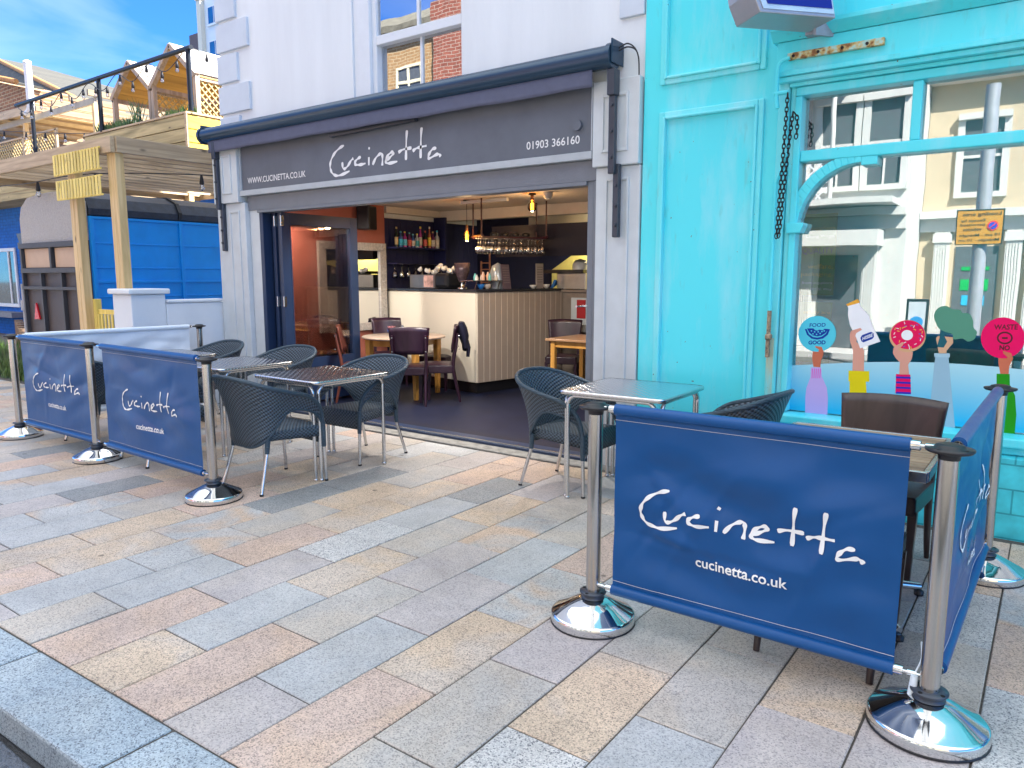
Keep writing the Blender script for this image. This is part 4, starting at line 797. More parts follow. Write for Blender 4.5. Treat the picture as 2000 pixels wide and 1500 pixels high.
def make_table(label, W=.80, H=.80):
    t = local_thing('cafe_table', label, 'table', 'square steel cafe tables')
    h = W / 2; r = .05
    def rr(s_): 
        P = []
        for cx, cy, a0 in ((h - r, h - r, 0), (-h + r, h - r, 90), (-h + r, -h + r, 180), (h - r, -h + r, 270)):
            P += [((cx + (r) * math.cos(rad(a0 + k * 15))) * s_, (cy + (r) * math.sin(rad(a0 + k * 15))) * s_) for k in range(7)]
        return P
    m_ = MB(); m_.prism(rr(.985), lambda a, b: (a, b, H - .012), lambda a, b: (a, b, H)); obj('table_top', m_, TTM, t, local=True, bevel=.002)
    # scalloped rim
    P = rr(1.0); Q = []
    for i in range(len(P)):
        a, b = Vector(P[i]), Vector(P[(i + 1) % len(P)]); k = max(1, int((b - a).length / .008)); Q += [a.lerp(b, j / k) for j in range(k)]
    m_ = MB(); N = len(Q); vs = []
    for i, q in enumerate(Q):
        w = .5 + .5 * math.sin(i * 2 * math.pi / 4.0); nrm = q.normalized()
        for o_, z in ((-.006, H + .001), (.003 , H - .001), (.003 + .004 * w, H - .012), (.001 + .003 * w, H - .026 - .004 * w), (-.006, H - .028)): vs.append((q.x + nrm.x * o_, q.y + nrm.y * o_, z))
    m_.add(vs, [(i * 5 + k, i * 5 + k + 1, ((i + 1) % N) * 5 + k + 1, ((i + 1) % N) * 5 + k) for i in range(N) for k in range(4)], True); obj('rim', m_, ALU, t, local=True)
    e = h - .045
    for ax in range(4):
        a = ax * math.pi / 2; cs, sn = math.cos(a), math.sin(a)
        P = [(-e + .02, -e - .012, .012), (-e + .02, -e - .012, .62), (-e + .02, -e - .012, H - .09), (-e + .055, -e - .012, H - .045), (-e + .11, -e - .012, H - .036), (e - .11, -e - .012, H - .036), (e - .055, -e - .012, H - .045), (e - .02, -e - .012, H - .09), (e - .02, -e - .012, .62), (e - .02, -e - .012, .012)]
        P = spline(P, 5); P = [(x * cs - y * sn, x * sn + y * cs, z) for x, y, z in P]
        m_ = MB(); m_.tube(P, .0145, 10)
        o = obj('leg_frame', m_, ALU, t, local=True)
        f_ = MB()
        for q in (P[0], P[-1]): f_.lathe([(.015, 0), (.018, .004), (.018, .016), (.0155, .02)], (q[0], q[1], 0), 10)
        obj('foot', f_, ALU, o, local=True)
    return t
TB = make_table('steel cafe table with scalloped rim in the middle of the left terrace')
place(TB, (-4.95, 4.07, 0), rad(-1))
dup(TB, (-6.28, 4.10, 0), rad(1), 'steel cafe table just behind the right blue banner of the left row')
dup(TB, (-7.55, 4.10, 0), rad(-2), 'steel cafe table hidden mostly behind the leftmost blue banner')
dup(TB, (-2.45, 4.86, 0), rad(2), 'steel cafe table between the doorway and the large front banner')

# ---------------- woven chairs ----------------
def weave_mat():
    m, n, l, p = nodes('woven_resin'); u = n.new('ShaderNodeUVMap'); s_ = n.new('ShaderNodeSeparateXYZ'); l.new(u.outputs[0], s_.inputs[0])
    def sn(sock, k, ph=0):
        a = n.new('ShaderNodeMath'); a.operation = 'MULTIPLY_ADD'; a.inputs[1].default_value = k; a.inputs[2].default_value = ph; l.new(sock, a.inputs[0]); b = n.new('ShaderNodeMath'); b.operation = 'SINE'; l.new(a.outputs[0], b.inputs[0]); return b.outputs[0]
    K = 2 * math.pi / .038
    a = sn(s_.outputs['X'], K); b = sn(s_.outputs['Y'], K * 1.25)
    mu = n.new('ShaderNodeMath'); mu.operation = 'MULTIPLY'; l.new(a, mu.inputs[0]); l.new(b, mu.inputs[1])
    r = n.new('ShaderNodeValToRGB'); e = r.color_ramp.elements; e[0].position = .2; e[0].color = (.010, .014, .020, 1); e[1].position = .8; e[1].color = (.085, .125, .165, 1)
    mr = n.new('ShaderNodeMapRange'); mr.inputs[1].default_value = -1; l.new(mu.outputs[0], mr.inputs[0]); l.new(mr.outputs[0], r.inputs[0]); l.new(r.outputs[0], p.inputs['Base Color'])
    p.inputs['Roughness'].default_value = .38; bp = n.new('ShaderNodeBump'); bp.inputs['Strength'].default_value = .9; bp.inputs['Distance'].default_value = .008; l.new(mr.outputs[0], bp.inputs['Height']); l.new(bp.outputs[0], p.inputs['Normal']); return m
WEAVE = weave_mat(); WRAP = M('wrapped_resin', (.032, .062, .09), .4, var=.1, scale=4, bump=.3, bscale=60, stretch=(.3, .3, 2.2))
def make_woven(label):
    t = local_thing('woven_chair', label, 'chair', 'dark blue woven chairs on the terrace')
    T = [(.275, .27, .47), (.29, .235, .60), (.325, .12, .70), (.355, -.06, .755), (.335, -.24, .81), (.20, -.36, .86), (0, -.395, .875)]
    B = [(.27, .272, .45), (.274, .215, .545), (.295, .09, .60), (.300, -.06, .60), (.250, -.200, .42), (.13, -.25, .345), (0, -.26, .34)]
    mir = lambda P: P + [(-x, y, z) for x, y, z in reversed(P[:-1])]
    Ts, Bs = spline(mir(T), 6), spline(mir(B), 6); N = len(Ts) - 1
    LT = [0]; 
    for i in range(N): LT.append(LT[-1] + ((Ts[i + 1] - Ts[i]).length + (Bs[i + 1] - Bs[i]).length) / 2)
    def fn(u, v):
        i = min(int(u * N + .5), N); a, b = Ts[i], Bs[i]; p = a.lerp(b, v); o = Vector((p.x, p.y + .02, 0)).normalized() if (abs(p.x) + abs(p.y)) > 0 else Vector((0, 0, 0)); return p + o * (-.025 * math.sin(math.pi * v) * min(1, (a - b).length * 2.2))
    def uv(u, v): i = min(int(u * N + .5), N); return (LT[i], v * (Ts[i] - Bs[i]).length)
    m_ = MB(); m_.grid(fn, N, 10, uvfn=uv); obj('back_shell', m_, WEAVE, t, solid=.016, local=True, fixn=False)
    m_ = MB(); m_.tube(Ts, .0165, 8); m_.tube(Bs, .011, 8); obj('rim', m_, WRAP, t, local=True)
    def sf(u, v):
        w_ = .225 + .035 * v; x = (u * 2 - 1) * w_; y = -.215 + v * .485; e = min(1, 4 * min(u, 1 - u), 4 * min(v, 1 - v) + .25); return (x, y, .44 + .022 * e ** .5)
    m_ = MB(); m_.grid(sf, 16, 14, uvfn=lambda u, v: (u * .5, v * .5)); obj('seat', m_, WEAVE, t, solid=.02, local=True)
    m_ = MB(); 
    m_.grid(lambda u, v: (-.262 + .524 * u, .268, .455 - .145 * v), 10, 3, uvfn=lambda u, v: (u * .52, v * .15))
    for s_ in (-1, 1): m_.grid(lambda u, v: (s_ * (.26 - .03 * (1 - u)), -.2 + .46 * u, .445 - (.05 + .03 * u) * v), 8, 2, uvfn=lambda u, v: (u * .5, v * .08))
    obj('apron', m_, WEAVE, t, solid=.012, local=True)
    for s_ in (-1, 1):
        m_ = MB(); m_.tube([(s_ * .272, .272, .47), (s_ * .272, .275, .28)], [.021, .0175], 10); lo = MB(); lo.tube([(s_ * .272, .275, .282), (s_ * .275, .285, .012)], .0135, 10); o = obj('leg', lo, ALU, t, local=True); obj('leg_wrap', m_, WRAP, o, local=True)
        fo = MB(); fo.lathe([(.0155, 0), (.0155, .014)], (s_ * .275, .285, 0), 10); obj('rubber_foot', fo, BLACKP, o, local=True)
        m_ = MB(); m_.tube([(s_ * .232, -.195, .42), (s_ * .232, -.205, .30)], [.022, .0165], 10); lo = MB(); lo.tube([(s_ * .232, -.205, .302), (s_ * .262, -.285, .012)], .0135, 10); o = obj('leg', lo, ALU, t, local=True); obj('leg_wrap', m_, WRAP, o, local=True)
        fo = MB(); fo.lathe([(.0155, 0), (.0155, .014)], (s_ * .263, -.287, 0), 10); obj('rubber_foot', fo, BLACKP, o, local=True)
    return t
CH = make_woven('dark blue woven chair with its back to the street at the middle steel table')
place(CH, (-4.86, 3.49, 0), rad(-3))
for x, y, a, lb in ((-4.98, 4.52, 180, 'dark blue woven chair between the middle steel table and the doorway facing the street'), (-6.42, 4.66, 183, 'dark blue woven chair behind the second steel table with its hoop by the folded doors'), (-7.62, 4.62, 178, 'dark blue woven chair in front of the white pilaster at the back left'),
                    (-6.33, 3.42, -4, 'dark blue woven chair just behind the right blue banner of the left row'), (-7.55, 3.50, 3, 'dark blue woven chair seen through the gap beside the middle left post'), (-2.96, 4.82, -90, 'dark blue woven chair in the doorway left of the right hand steel table'), (-1.72, 4.78, 88, 'dark blue woven chair behind the big front banner with only its rim showing')):
    dup(CH, (x, y, 0), rad(a), lb)
# ---------------- slatted table and dark chairs at the right ----------------
ST = thing('slatted_table', 'square table with a brown slatted top and aluminium edge behind the front banner', 'table', (-.74, 3.82, 0))
m_ = MB(); m_.boards((-1.10, 3.44, .775), (-.39, 4.20, .80), 1, 14, .008, .25); obj('table_top', m_, wood('slat_wood', (.20, .13, .08), (.34, .25, .16), 'X', .5, 20, False), ST, bevel=.002)
m_ = MB(); 
for a, b in (((-1.12, 3.41, .755), (-.37, 3.435, .802)), ((-1.12, 4.205, .755), (-.37, 4.23, .802)), ((-1.125, 3.436, .755), (-1.103, 4.204, .802)), ((-.387, 3.436, .755), (-.365, 4.204, .802))): m_.box(a, b)
obj('edge', m_, ALU, ST, bevel=.003)
m_ = MB(); m_.tube([(-.74, 3.82, .09), (-.74, 3.82, .75)], .035, 16); m_.box((-.86, 3.70, .735), (-.62, 3.94, .752)); obj('pedestal', m_, ALU, ST)
for k in range(4):
    a = rad(45 + 90 * k); e = (-.74 + .42 * math.cos(a), 3.82 + .42 * math.sin(a)); m_ = MB(); m_.tube([(-.74, 3.82, .12), (-.74 + .2 * math.cos(a), 3.82 + .2 * math.sin(a), .085), (*e, .045)], [.03, .026, .018], 10); o = obj('foot', m_, ALU, ST); f_ = MB(); f_.lathe([(.022, 0), (.024, .02), (.012, .03)], (*e, 0), 12); obj('glide', f_, BLACKP, o)
def make_dark_chair(name, label, col, H=.93, W=.50, group=None, rails=False, seatz=.48, mname=''):
    t = local_thing(name, label, 'chair', group)
    wd = wood('chair_wood_' + mname, tuple(c * .6 for c in col), tuple(c * 1.25 for c in col), 'Z', .3, 10, False, .03); pad = M('chair_pad_' + mname, tuple(c * .8 for c in col), .35, var=.12, bump=.05, bscale=120)
    h = W / 2
    # curved back panel
    m_ = MB(); zb = H - .40
    def bf(u, v): x = (u * 2 - 1); return (x * (h - .0 - .03 * v), -.25 - .05 * (1 - v) + .045 * x * x, H - v * .34 - .012 * x * x * (1 - v))
    m_.grid(bf, 14, 6); obj('backrest', m_, wd, t, solid=.018, local=True)
    for s_ in (-1, 1):
        m_ = MB(); m_.tube(spline([(s_ * (h - .055), -.31, 0), (s_ * (h - .055), -.245, .30), (s_ * (h - .05), -.225, .48), (s_ * (h - .045), -.27, .75), (s_ * (h - .045), -.285, H - .10)], 4), [.014, .016, .018, .019, .02, .021, .021, .021, .021, .021, .021, .02, .019, .018, .017, .016, .014], 8); o = obj('leg', m_, wd, t, local=True)
        b = MB(); 
        for z in (H - .13, H - .30): b = MB(); b.tube([(s_ * (h - .045), -.305, z), (s_ * (h - .045), -.297, z)], .009, 8); obj('bolt', b, ALU, o, local=True)
        m_ = MB(); m_.prism([(-.02, -.02), (.02, -.02), (.02, .02), (-.02, .02)], lambda a, b, s_=s_: (s_ * (h - .05) + a * .7, .19 + b * .7, 0), lambda a, b, s_=s_: (s_ * (h - .045) + a * 1.1, .19 + b * 1.1, .40)); obj('leg', m_, wd, t, local=True, bevel=.003)
    def sf(u, v):
        x = (u * 2 - 1); y = v; return (x * (h - .03), -.22 + y * .44, seatz + .02 * (1 - x ** 4) * (1 - (2 * y - 1) ** 4))
    m_ = MB(); m_.grid(sf, 14, 12); m_.box((-h + .03, -.22, .375), (h - .03, .22, seatz - .002)); obj('seat', m_, pad, t, local=True, bevel=.012)
    return t
BC = make_dark_chair('dark_chair', 'dark brown chair with a wide plain back between the slatted table and the shop window', (.045, .028, .026), .93, .56, 'dark brown chairs at the slatted table', mname='terrace')
place(BC, (-.73, 4.42, 0), rad(180 - 4))
dup(BC, (-.70, 3.37, 0), rad(0), 'dark brown chair hidden behind the big front banner with its feet showing below it')
# ---------------- bar counter ----------------
CT = thing('bar_counter', 'cream bar counter with a dark top and a grooved panelled end', 'counter', (-6.31, 7.81, 0))
ang = rad(9.5); cc = Vector((-6.31, 7.81, 0)); dl = Vector((-math.cos(ang), math.sin(ang), 0)); db = Vector((math.sin(ang), math.cos(ang), 0))
def cp(a, b, z): return tuple(cc + dl * a + db * b + Vector((0, 0, z)))
def cbox(m_, a0, a1, b0, b1, z0, z1):
    vs = [cp(a, b, z) for z in (z0, z1) for a, b in ((a0, b0), (a1, b0), (a1, b1), (a0, b1))]; m_.add(vs, [(0, 3, 2, 1), (4, 5, 6, 7), (0, 1, 5, 4), (1, 2, 6, 5), (2, 3, 7, 6), (3, 0, 4, 7)])
m_ = MB(); cbox(m_, .0, 2.02, .0, .5, .17, 1.40); obj('front_panel', m_, M('cream_counter_paint', (.74, .68, .56), .45, var=.03, scale=1, bump=0), CT, bevel=.004)
m_ = MB(); nb_ = 17
for i in range(nb_): cbox(m_, -.018, -.001, .02 + i * 1.9 / nb_ + .006, .02 + (i + 1) * 1.9 / nb_ - .006, .17, 1.40)
m_.mi = 1; cbox(m_, -.014, -.0015, .02, 1.92, .171, 1.399); obj('boarded_end', m_, [M('taupe_boards', (.38, .31, .26), .5, var=.04, bump=.0), M('pale_grooves', (.75, .66, .56), .5, bump=0)], CT)
m_ = MB(); cbox(m_, .0, .45, .502, 1.92, .17, 1.398); obj('side_carcass', m_, M('taupe_boards_inner', (.3, .25, .2), .5), CT)
m_ = MB(); cbox(m_, .02, 2.02, .03, .45, .02, .168); cbox(m_, .021, .4, .451, 1.9, .02, .168); obj('kick_plinth', m_, BLACKP, CT)
m_ = MB(); cbox(m_, -.04, 2.02, -.03, .52, 1.403, 1.435); cbox(m_, -.04, .47, .521, 1.94, 1.403, 1.435); obj('worktop', m_, M('dark_worktop', (.02, .022, .03), .25, var=.2, bump=0), CT, bevel=.004)
def cloc(a, b, z=1.437): return cp(a, b, z)
# ---- things standing on the counter ----
def lathe_thing(name, lab, cat, loc, prof, mat, part='body', n=20, group=None):
    m_ = MB(); m_.lathe(prof, loc, n); o = obj(name, m_, mat); return tag(o, lab, cat, group)
PORC = M('white_porcelain', (.6, .58, .55), .2, var=.03, bump=0)
cm = thing('coffee_machine', 'steel coffee machine with a framed picture side panel on the counter', 'coffee machine', cloc(1.33, .26))
m_ = MB(); cbox(m_, 1.02, 1.62, .12, .48, 1.436, 1.64); obj('body', m_, M('machine_steel', (.25, .22, .2), .3, .8), cm, bevel=.01)
m_ = MB(); cbox(m_, 1.05, 1.27, .113, .119, 1.455, 1.625); obj('picture_panel', m_, M('picture_panel', (.55, .32, .28), .4, var=.5, scale=14, bump=0), cm)
m_ = MB(); cbox(m_, .73, 1.015, .10, .46, 1.436, 1.66); obj('dark_hood', m_, BLACKP, cm, bevel=.05)
cup = MB(); cup.lathe([(.02, 0), (.034, .02), (.040, .05), (.037, .05), (.03, .02), (.0, .01)], (0, 0, 0), 14); cup.tube([(.036, 0, .04), (.056, 0, .036), (.056, 0, .018), (.034, 0, .012)], .004, 6)
co = tag(obj('coffee_cup', cup, PORC), 'white coffee cup in the heap on top of the coffee machine', 'cup', 'white cups heaped on the coffee machine')
co.location = Vector(cloc(1.2, .25, 1.645)); co.rotation_euler = (.5, .3, 0)
for k in range(11):
    c2_ = co.copy(); C.objects.link(c2_); c2_.location = Vector(cloc(.80 + (k % 7) * .105, .2 + .12 * (k // 7), 1.665 + .03 * math.sin(k * 1.3) + .03 * (k // 7) + (.03 if 1 < k % 7 < 5 else 0))); c2_.rotation_euler = (R.uniform(-.9, .9), R.uniform(-.9, .9), R.uniform(0, 6))
gr = thing('glass_goblet', 'tall coffee grinder hopper of tinted glass on the counter', 'grinder', cloc(.55, .24))
m_ = MB(); m_.lathe([(.07, 0), (.07, .02), (.03, .03), (.03, .09), (.055, .10)], cloc(.55, .24)); obj('foot', m_, ALU, gr)
m_ = MB(); m_.lathe([(.05, .10), (.075, .16), (.105, .24), (.11, .36), (.10, .36), (.09, .25), (.04, .12)], cloc(.55, .24)); obj('bowl', m_, M('smoky_glass', (.09, .06, .07), .1, .3, var=.5, scale=18), gr)
# cutlery rack, menus, ladder frame etc along the boarded side
m_ = MB()
for a in (0, .45):
    m_.bar(cloc(.35, .10 + a * .95, 1.44), cloc(.35, .14 + a * .95, 1.545), .012); m_.bar(cloc(.12, .10 + a * .95, 1.44), cloc(.12, .14 + a * .95, 1.545), .012)
m_.bar(cloc(.35, .05, 1.55), cloc(.35, .62, 1.55), .012); m_.bar(cloc(.12, .05, 1.55), cloc(.12, .62, 1.55), .012); cbox(m_, .11, .36, .05, .62, 1.551, 1.556); tag(obj('cup_rack', m_, ALU), 'low metal rack standing on the corner of the bar', 'rack')
for k, (a, b, c_, lab) in enumerate(((.22, .30, (.02, .16, .5), 'small blue bowl beneath the metal rack'), (.22, .42, (.6, .5, .45), 'small pale pot beneath the metal rack'))):
    lathe_thing('bowl', lab, 'bowl', cloc(a, b), [(.02, 0), (.045, .03), (.055, .07), (.048, .07), (.0, .02)], M('bowl_%d' % k, c_, .3, bump=0))
for k in range(7):
    a, b = .15 + .1 * (k % 2), .16 + k * .06; lathe_thing('sauce_jar', 'small pale jar crowded on the metal rack of the bar', 'jar', cloc(a, b, 1.557), [(.022, 0), (.024, .03 + .02 * (k % 3)), (.012, .06 + .02 * (k % 3)), (.012, .075 + .02 * (k % 3))], M('jar_%d' % k, ((.6, .55, .5), (.1, .4, .4), (.6, .35, .25))[k % 3], .3, bump=0), group='small jars on the bar rack')
def menu(name, lab, a, b, w, h, mat, mat2, tilt=.08):
    t = thing(name, lab, 'menu stand', cloc(a, b)); m_ = MB(); o = Vector(cloc(a, b)); ax = db; nn = -dl
    P = lambda x, z, q=0: tuple(o + ax * x + Vector((0, 0, z)) - nn * (z * tilt) + nn * q)
    vs = [P(-w / 2, 0), P(w / 2, 0), P(w / 2, h), P(-w / 2, h), P(-w / 2, 0, .012), P(w / 2, 0, .012), P(w / 2, h, .012), P(-w / 2, h, .012)]
    m_.add(vs, [(0, 3, 2, 1), (4, 5, 6, 7), (0, 1, 5, 4), (1, 2, 6, 5), (2, 3, 7, 6), (3, 0, 4, 7)]); obj('board', m_, mat, t)
    m_ = MB()
    for k in range(7): z = h * .85 - k * h * .1; m_.add([P(-w * .38, z, .014), P(w * .38, z, .014), P(w * .38, z + .005, .014), P(-w * .38, z + .005, .014)], [(0, 1, 2, 3)])
    obj('printed_lines', m_, mat2, t, fixn=False)
menu('menu_stand', 'dark menu card on a rounded stand near the middle of the bar', .12, .70, .16, .34, M('menu_plum', (.10, .07, .10), .5), M('menu_line', (.25, .2, .22), .6, bump=0), .15)
menu('menu_stand', 'pale grey menu card standing upright toward the right end of the bar', .10, 1.35, .15, .36, M('menu_grey', (.34, .29, .28), .5), BLACKP, .02)
lathe_thing('glass_dome', 'clear dome behind the dark menu card', 'dome', cloc(.30, .70), [(.12, 0), (.12, .22), (.09, .32), (.0, .37)], M('dome_glass', (.25, .28, .32), .1, .2))
for k, (b, z) in enumerate(((1.22, .05), (1.50, .06))): lathe_thing('bowl', ('small white bowl left of the grey menu card', 'small white bowl right of the grey menu card')[k], 'bowl', cloc(.10, b), [(.02, 0), (.05, .03), (.055, z), (.045, z), (.0, .02)], PORC)
m_ = MB(); 
for k in range(5): m_.bar(cloc(.08 + .02 * k, 1.60 + .02 * k, 1.44), cloc(.08 + .02 * k, 1.68 + .03 * k, 1.56 - .015 * k), .05, .008)
tag(obj('napkins', m_, M('blue_napkin', (.02, .14, .45), .7)), 'striped blue napkins leaning at the right end of the bar', 'napkins')
# kitchen equipment
kq = thing('kitchen_appliance', 'steel kitchen machine with a dark rim in the lit hatch at the back', 'appliance', (-5.2, 9.55, 1.4))
m_ = MB(); m_.box((-6.10, 9.5, 1.42), (-5.60, 9.85, 1.66)); obj('body', m_, M('kitchen_steel', (.4, .37, .33), .35, .7), kq, bevel=.01); m_ = MB(); m_.box((-6.35, 9.46, 1.66), (-5.62, 9.86, 1.71)); obj('rim', m_, BLACKP, kq); m_ = MB(); m_.lathe([(.12, 0), (.12, .08), (.08, .14), (0, .16)], (-5.78, 9.65, 1.71)); obj('bowl', m_, PORC, kq)
kc = MB(); kc.box((-6.0, 9.5, .05), (-3.05, 9.9, 1.38)); kc.box((-6.02, 9.46, 1.383), (-3.04, 9.92, 1.415)); tag(obj('kitchen_worktop', kc, M('kitchen_unit', (.22, .18, .15), .4, .3)), 'steel kitchen worktop behind the right end of the bar', 'worktop')
kd = thing('drinks_poster', 'small framed poster with a red stripe on the kitchen unit', 'poster', (-4.9, 9.45, 1.0)); m_ = MB(); m_.box((-5.80, 9.43, .80), (-5.42, 9.455, 1.30)); obj('frame', m_, LGREY, kd); m_ = MB(); m_.box((-5.70, 9.424, 1.0), (-5.55, 9.429, 1.27)); obj('red_stripe', m_, M('poster_red', (.35, .01, .015), .4), kd)
# fuse ladder shape: small wooden rack
m_ = MB(); 
for x in (0, .17): m_.bar((-7.35 + x, 9.25, 1.44), (-7.35 + x, 9.25, 1.85 + x * 1.2), .02)
for z in (1.52, 1.62, 1.72, 1.82): m_.bar((-7.35, 9.25, z), (-7.18, 9.25, z), .016)
tag(obj('wooden_rack', m_, M('rack_wood', (.25, .10, .06), .5)), 'small brown ladder shaped rack at the back of the bar', 'rack')
# ---- shelves with bottles ----
sf_ = thing('bottle_shelf', 'navy shelf unit in the alcove left of the bar', 'shelf', (-8.25, 8.8, 2.0))
m_ = MB(); m_.box((-8.338, 8.13, 2.03), (-8.08, 9.29, 2.055)); m_.box((-8.338, 9.25, 1.45), (-8.09, 9.29, 2.555)); m_.box((-8.338, 8.13, 1.80), (-8.08, 9.245, 1.812)); obj('shelf_board', m_, DNAVY, sf_)
LAB = [(.45, .32, .15), (.03, .40, .55), (.10, .45, .60), (.5, .08, .06), (.75, .55, .05), (.55, .50, .45), (.05, .30, .35)]
BOD = [(.01, .02, .015), (.05, .10, .30), (.30, .04, .20), (.12, .03, .10), (.40, .42, .45), (.35, .10, .05)]
bspec = [(8.24, .30, 0, 0, 'dark green bottle with a tan label at the left end of the alcove shelf'), (8.33, .24, 1, 1, 'squat bottle with a round turquoise label second on the alcove shelf'), (8.42, .24, 2, 2, 'pink bottle with a bright blue round label on the alcove shelf'), (8.52, .23, 3, 3, 'dark red bottle with a patterned label on the alcove shelf'),
         (8.60, .21, 1, 5, 'small bottle with a white cap behind the others on the alcove shelf'), (8.69, .22, 4, 6, 'clear bottle with a turquoise and yellow label mid shelf'), (8.77, .33, 2, 5, 'tall slim bottle with a pink stopper mid shelf'), (8.88, .27, 0, 3, 'brown bottle with an orange label on the alcove shelf'), (8.98, .34, 5, 4, 'tall yellow labelled bottle on the right of the alcove shelf'), (9.06, .27, 3, 5, 'red bottle beside the tall yellow labelled bottle'), (9.16, .29, 4, 5, 'narrow clear bottle with white print at the right end of the shelf')]
for k, (y, h, bc, lc, lab) in enumerate(bspec):
    t = thing('bottle', lab, 'bottle', (-8.19, y, 2.056), 0, 'bottles on the alcove shelf'); r = .036 if h < .3 else .028
    m_ = MB(); m_.lathe([(r, 0), (r, h * .58), (r * .9, h * .64), (.013, h * .74), (.012, h * .93)], (-8.19, y, 2.056), 14); obj('body', m_, M('bottle_glass_%d' % k, BOD[bc], .12, var=.05, bump=0), t)
    m_ = MB(); m_.lathe([(r + .001, h * .12), (r + .001, h * .5)], (-8.19, y, 2.056), 14, cap=False); obj('label_band', m_, M('bottle_label_%d' % k, LAB[lc], .5, var=.4, scale=30, bump=0), t)
    m_ = MB(); m_.lathe([(.015, h * .9), (.015, h)], (-8.19, y, 2.056), 10); obj('cap', m_, M('cap_%d' % k, LAB[(lc + k) % 7], .4, bump=0), t)
GL = glass('drinking_glass', .30, (.93, .94, .95))
# glasses hanging below the shelf
def hang_glass(x, y, z, lab, grp, s=1.0, src=[None]):
    if src[0] is None:
        m_ = MB(); m_.lathe([(.036, 0), (.036, -.003), (.005, -.008), (.004, -.085), (.02, -.10), (.040, -.135), (.043, -.165), (.034, -.205), (.032, -.205), (.041, -.165), (.037, -.135), (.015, -.10)], (0, 0, 0), 16, cap=False); src[0] = obj('wine_glass', m_, GL); o = src[0]
    else: o = src[0].copy(); C.objects.link(o)
    o.location = (x, y, z); o.scale = (s, s, s); tag(o, lab, 'glass', grp); return o
for k in range(14): hang_glass(-8.20 + .07 * (k % 2), 8.20 + k * .075, 1.79, 'stemmed glass hanging upside down under the alcove shelf', 'stemmed glasses under the alcove shelf')
# hanging rack above the counter
HR = thing('glass_rack', 'dark hanging wine glass rack on four rods above the bar', 'rack', (-6.4, 8.3, 2.15))
ra = Vector((-6.52, 8.12, 2.14)); rb = Vector((-6.02, 8.95, 2.14)); rd = (rb - ra).normalized(); rn = Vector((rd.y, -rd.x, 0))
m_ = MB()
for q in (-.16, -.05, .06, .17): m_.bar(ra + rn * q, rb + rn * q, .06, .018)
m_.bar(ra + rn * -.2 + Vector((0, 0, .02)), ra + rn * .2 + Vector((0, 0, .02)), .04, .02); m_.bar(rb + rn * -.2 + Vector((0, 0, .02)), rb + rn * .2 + Vector((0, 0, .02)), .04, .02); obj('slat_tray', m_, M('rack_plum', (.04, .012, .02), .3), HR)
for p in (ra + rn * -.16, ra + rn * .17, rb + rn * -.16, rb + rn * .17):
    m_ = MB(); m_.tube([p + Vector((0, 0, .02)), Vector((p.x, p.y, 2.655))], .011, 8); obj('rod', m_, M('rod_copper', (.07, .03, .03), .35, .3) if 'rod_copper' not in bpy.data.materials else bpy.data.materials['rod_copper'], HR)
for i in range(3):
    for k in range(9): p = ra + rd * (.05 + k * .11) + rn * (-.10 + i * .11); hang_glass(p.x, p.y, 2.128, 'stemmed wine glass hanging from the rack above the bar', 'wine glasses hanging above the bar', 1.0)
for k in range(4):
    p = ra + rd * (.25 + k * .16); lathe_thing('round_tin', 'dark dish lying on top of the hanging rack', 'dish', (p.x, p.y, 2.165), [(.05, 0), (.06, .03), (.03, .05), (0, .055)], BLACKP, group='dark dishes on the hanging rack')
# lamps
def bulb_lamp(loc, lab, cord, power):
    t = thing('filament_lamp', lab, 'lamp', loc, 0, None); x, y, z = loc
    m_ = MB(); m_.lathe([(.0, -.075), (.03, -.068), (.055, -.04), (.062, -.01), (.052, .03), (.03, .055), (.018, .075)], loc, 20)
    g = glass('amber_glass', .12, (1, .72, .30)) if 'amber_glass' not in bpy.data.materials else bpy.data.materials['amber_glass']; obj('bulb', m_, g, t)
    m_ = MB()
    for k in range(5): a = k * 2 * math.pi / 5; m_.tube([(x + .014 * math.cos(a), y + .014 * math.sin(a), z - .045), (x + .014 * math.cos(a), y + .014 * math.sin(a), z + .035)], .0035, 5)
    obj('filament', m_, M('filament_glow', (1, .5, .1), .5, emit=(1, .42, .05), es=5, bump=0) if 'filament_glow' not in bpy.data.materials else bpy.data.materials['filament_glow'], t)
    m_ = MB(); m_.lathe([(.02, .074), (.024, .085), (.02, .13), (.010, .16)], loc, 14); obj('lamp_holder', m_, M('copper_holder', (.35, .16, .08), .3, .8) if 'copper_holder' not in bpy.data.materials else bpy.data.materials['copper_holder'], t)
    m_ = MB(); m_.tube([(x, y, z + .15), (x, y, 2.655)], .004, 6); m_.lathe([(.05, 0), (.05, .015)], (x, y, 2.64), 16); obj('cord', m_, BLACKP, t)
    L = bpy.data.lights.new('lamp_light', 'POINT'); L.energy = power; L.color = (1, .62, .28); L.shadow_soft_size = .05; lo = bpy.data.objects.new('lamp_light', L); C.objects.link(lo); lo.location = (0, 0, -.10); lo.parent = t
bulb_lamp((-6.72, 8.14, 2.165), 'amber filament bulb hanging on a cord at the left of the glass rack', 1, 2.5)
bulb_lamp((-5.52, 8.0, 2.50), 'amber filament bulb close under the ceiling at the right', 1, 2.5)
kl = bpy.data.lights.new('kitchen_light', 'AREA'); kl.energy = 40; kl.size = .4; kl.color = (1, .88, .5); klo = bpy.data.objects.new('kitchen_light', kl); C.objects.link(klo); klo.location = (-5.4, 10.05, 2.6)
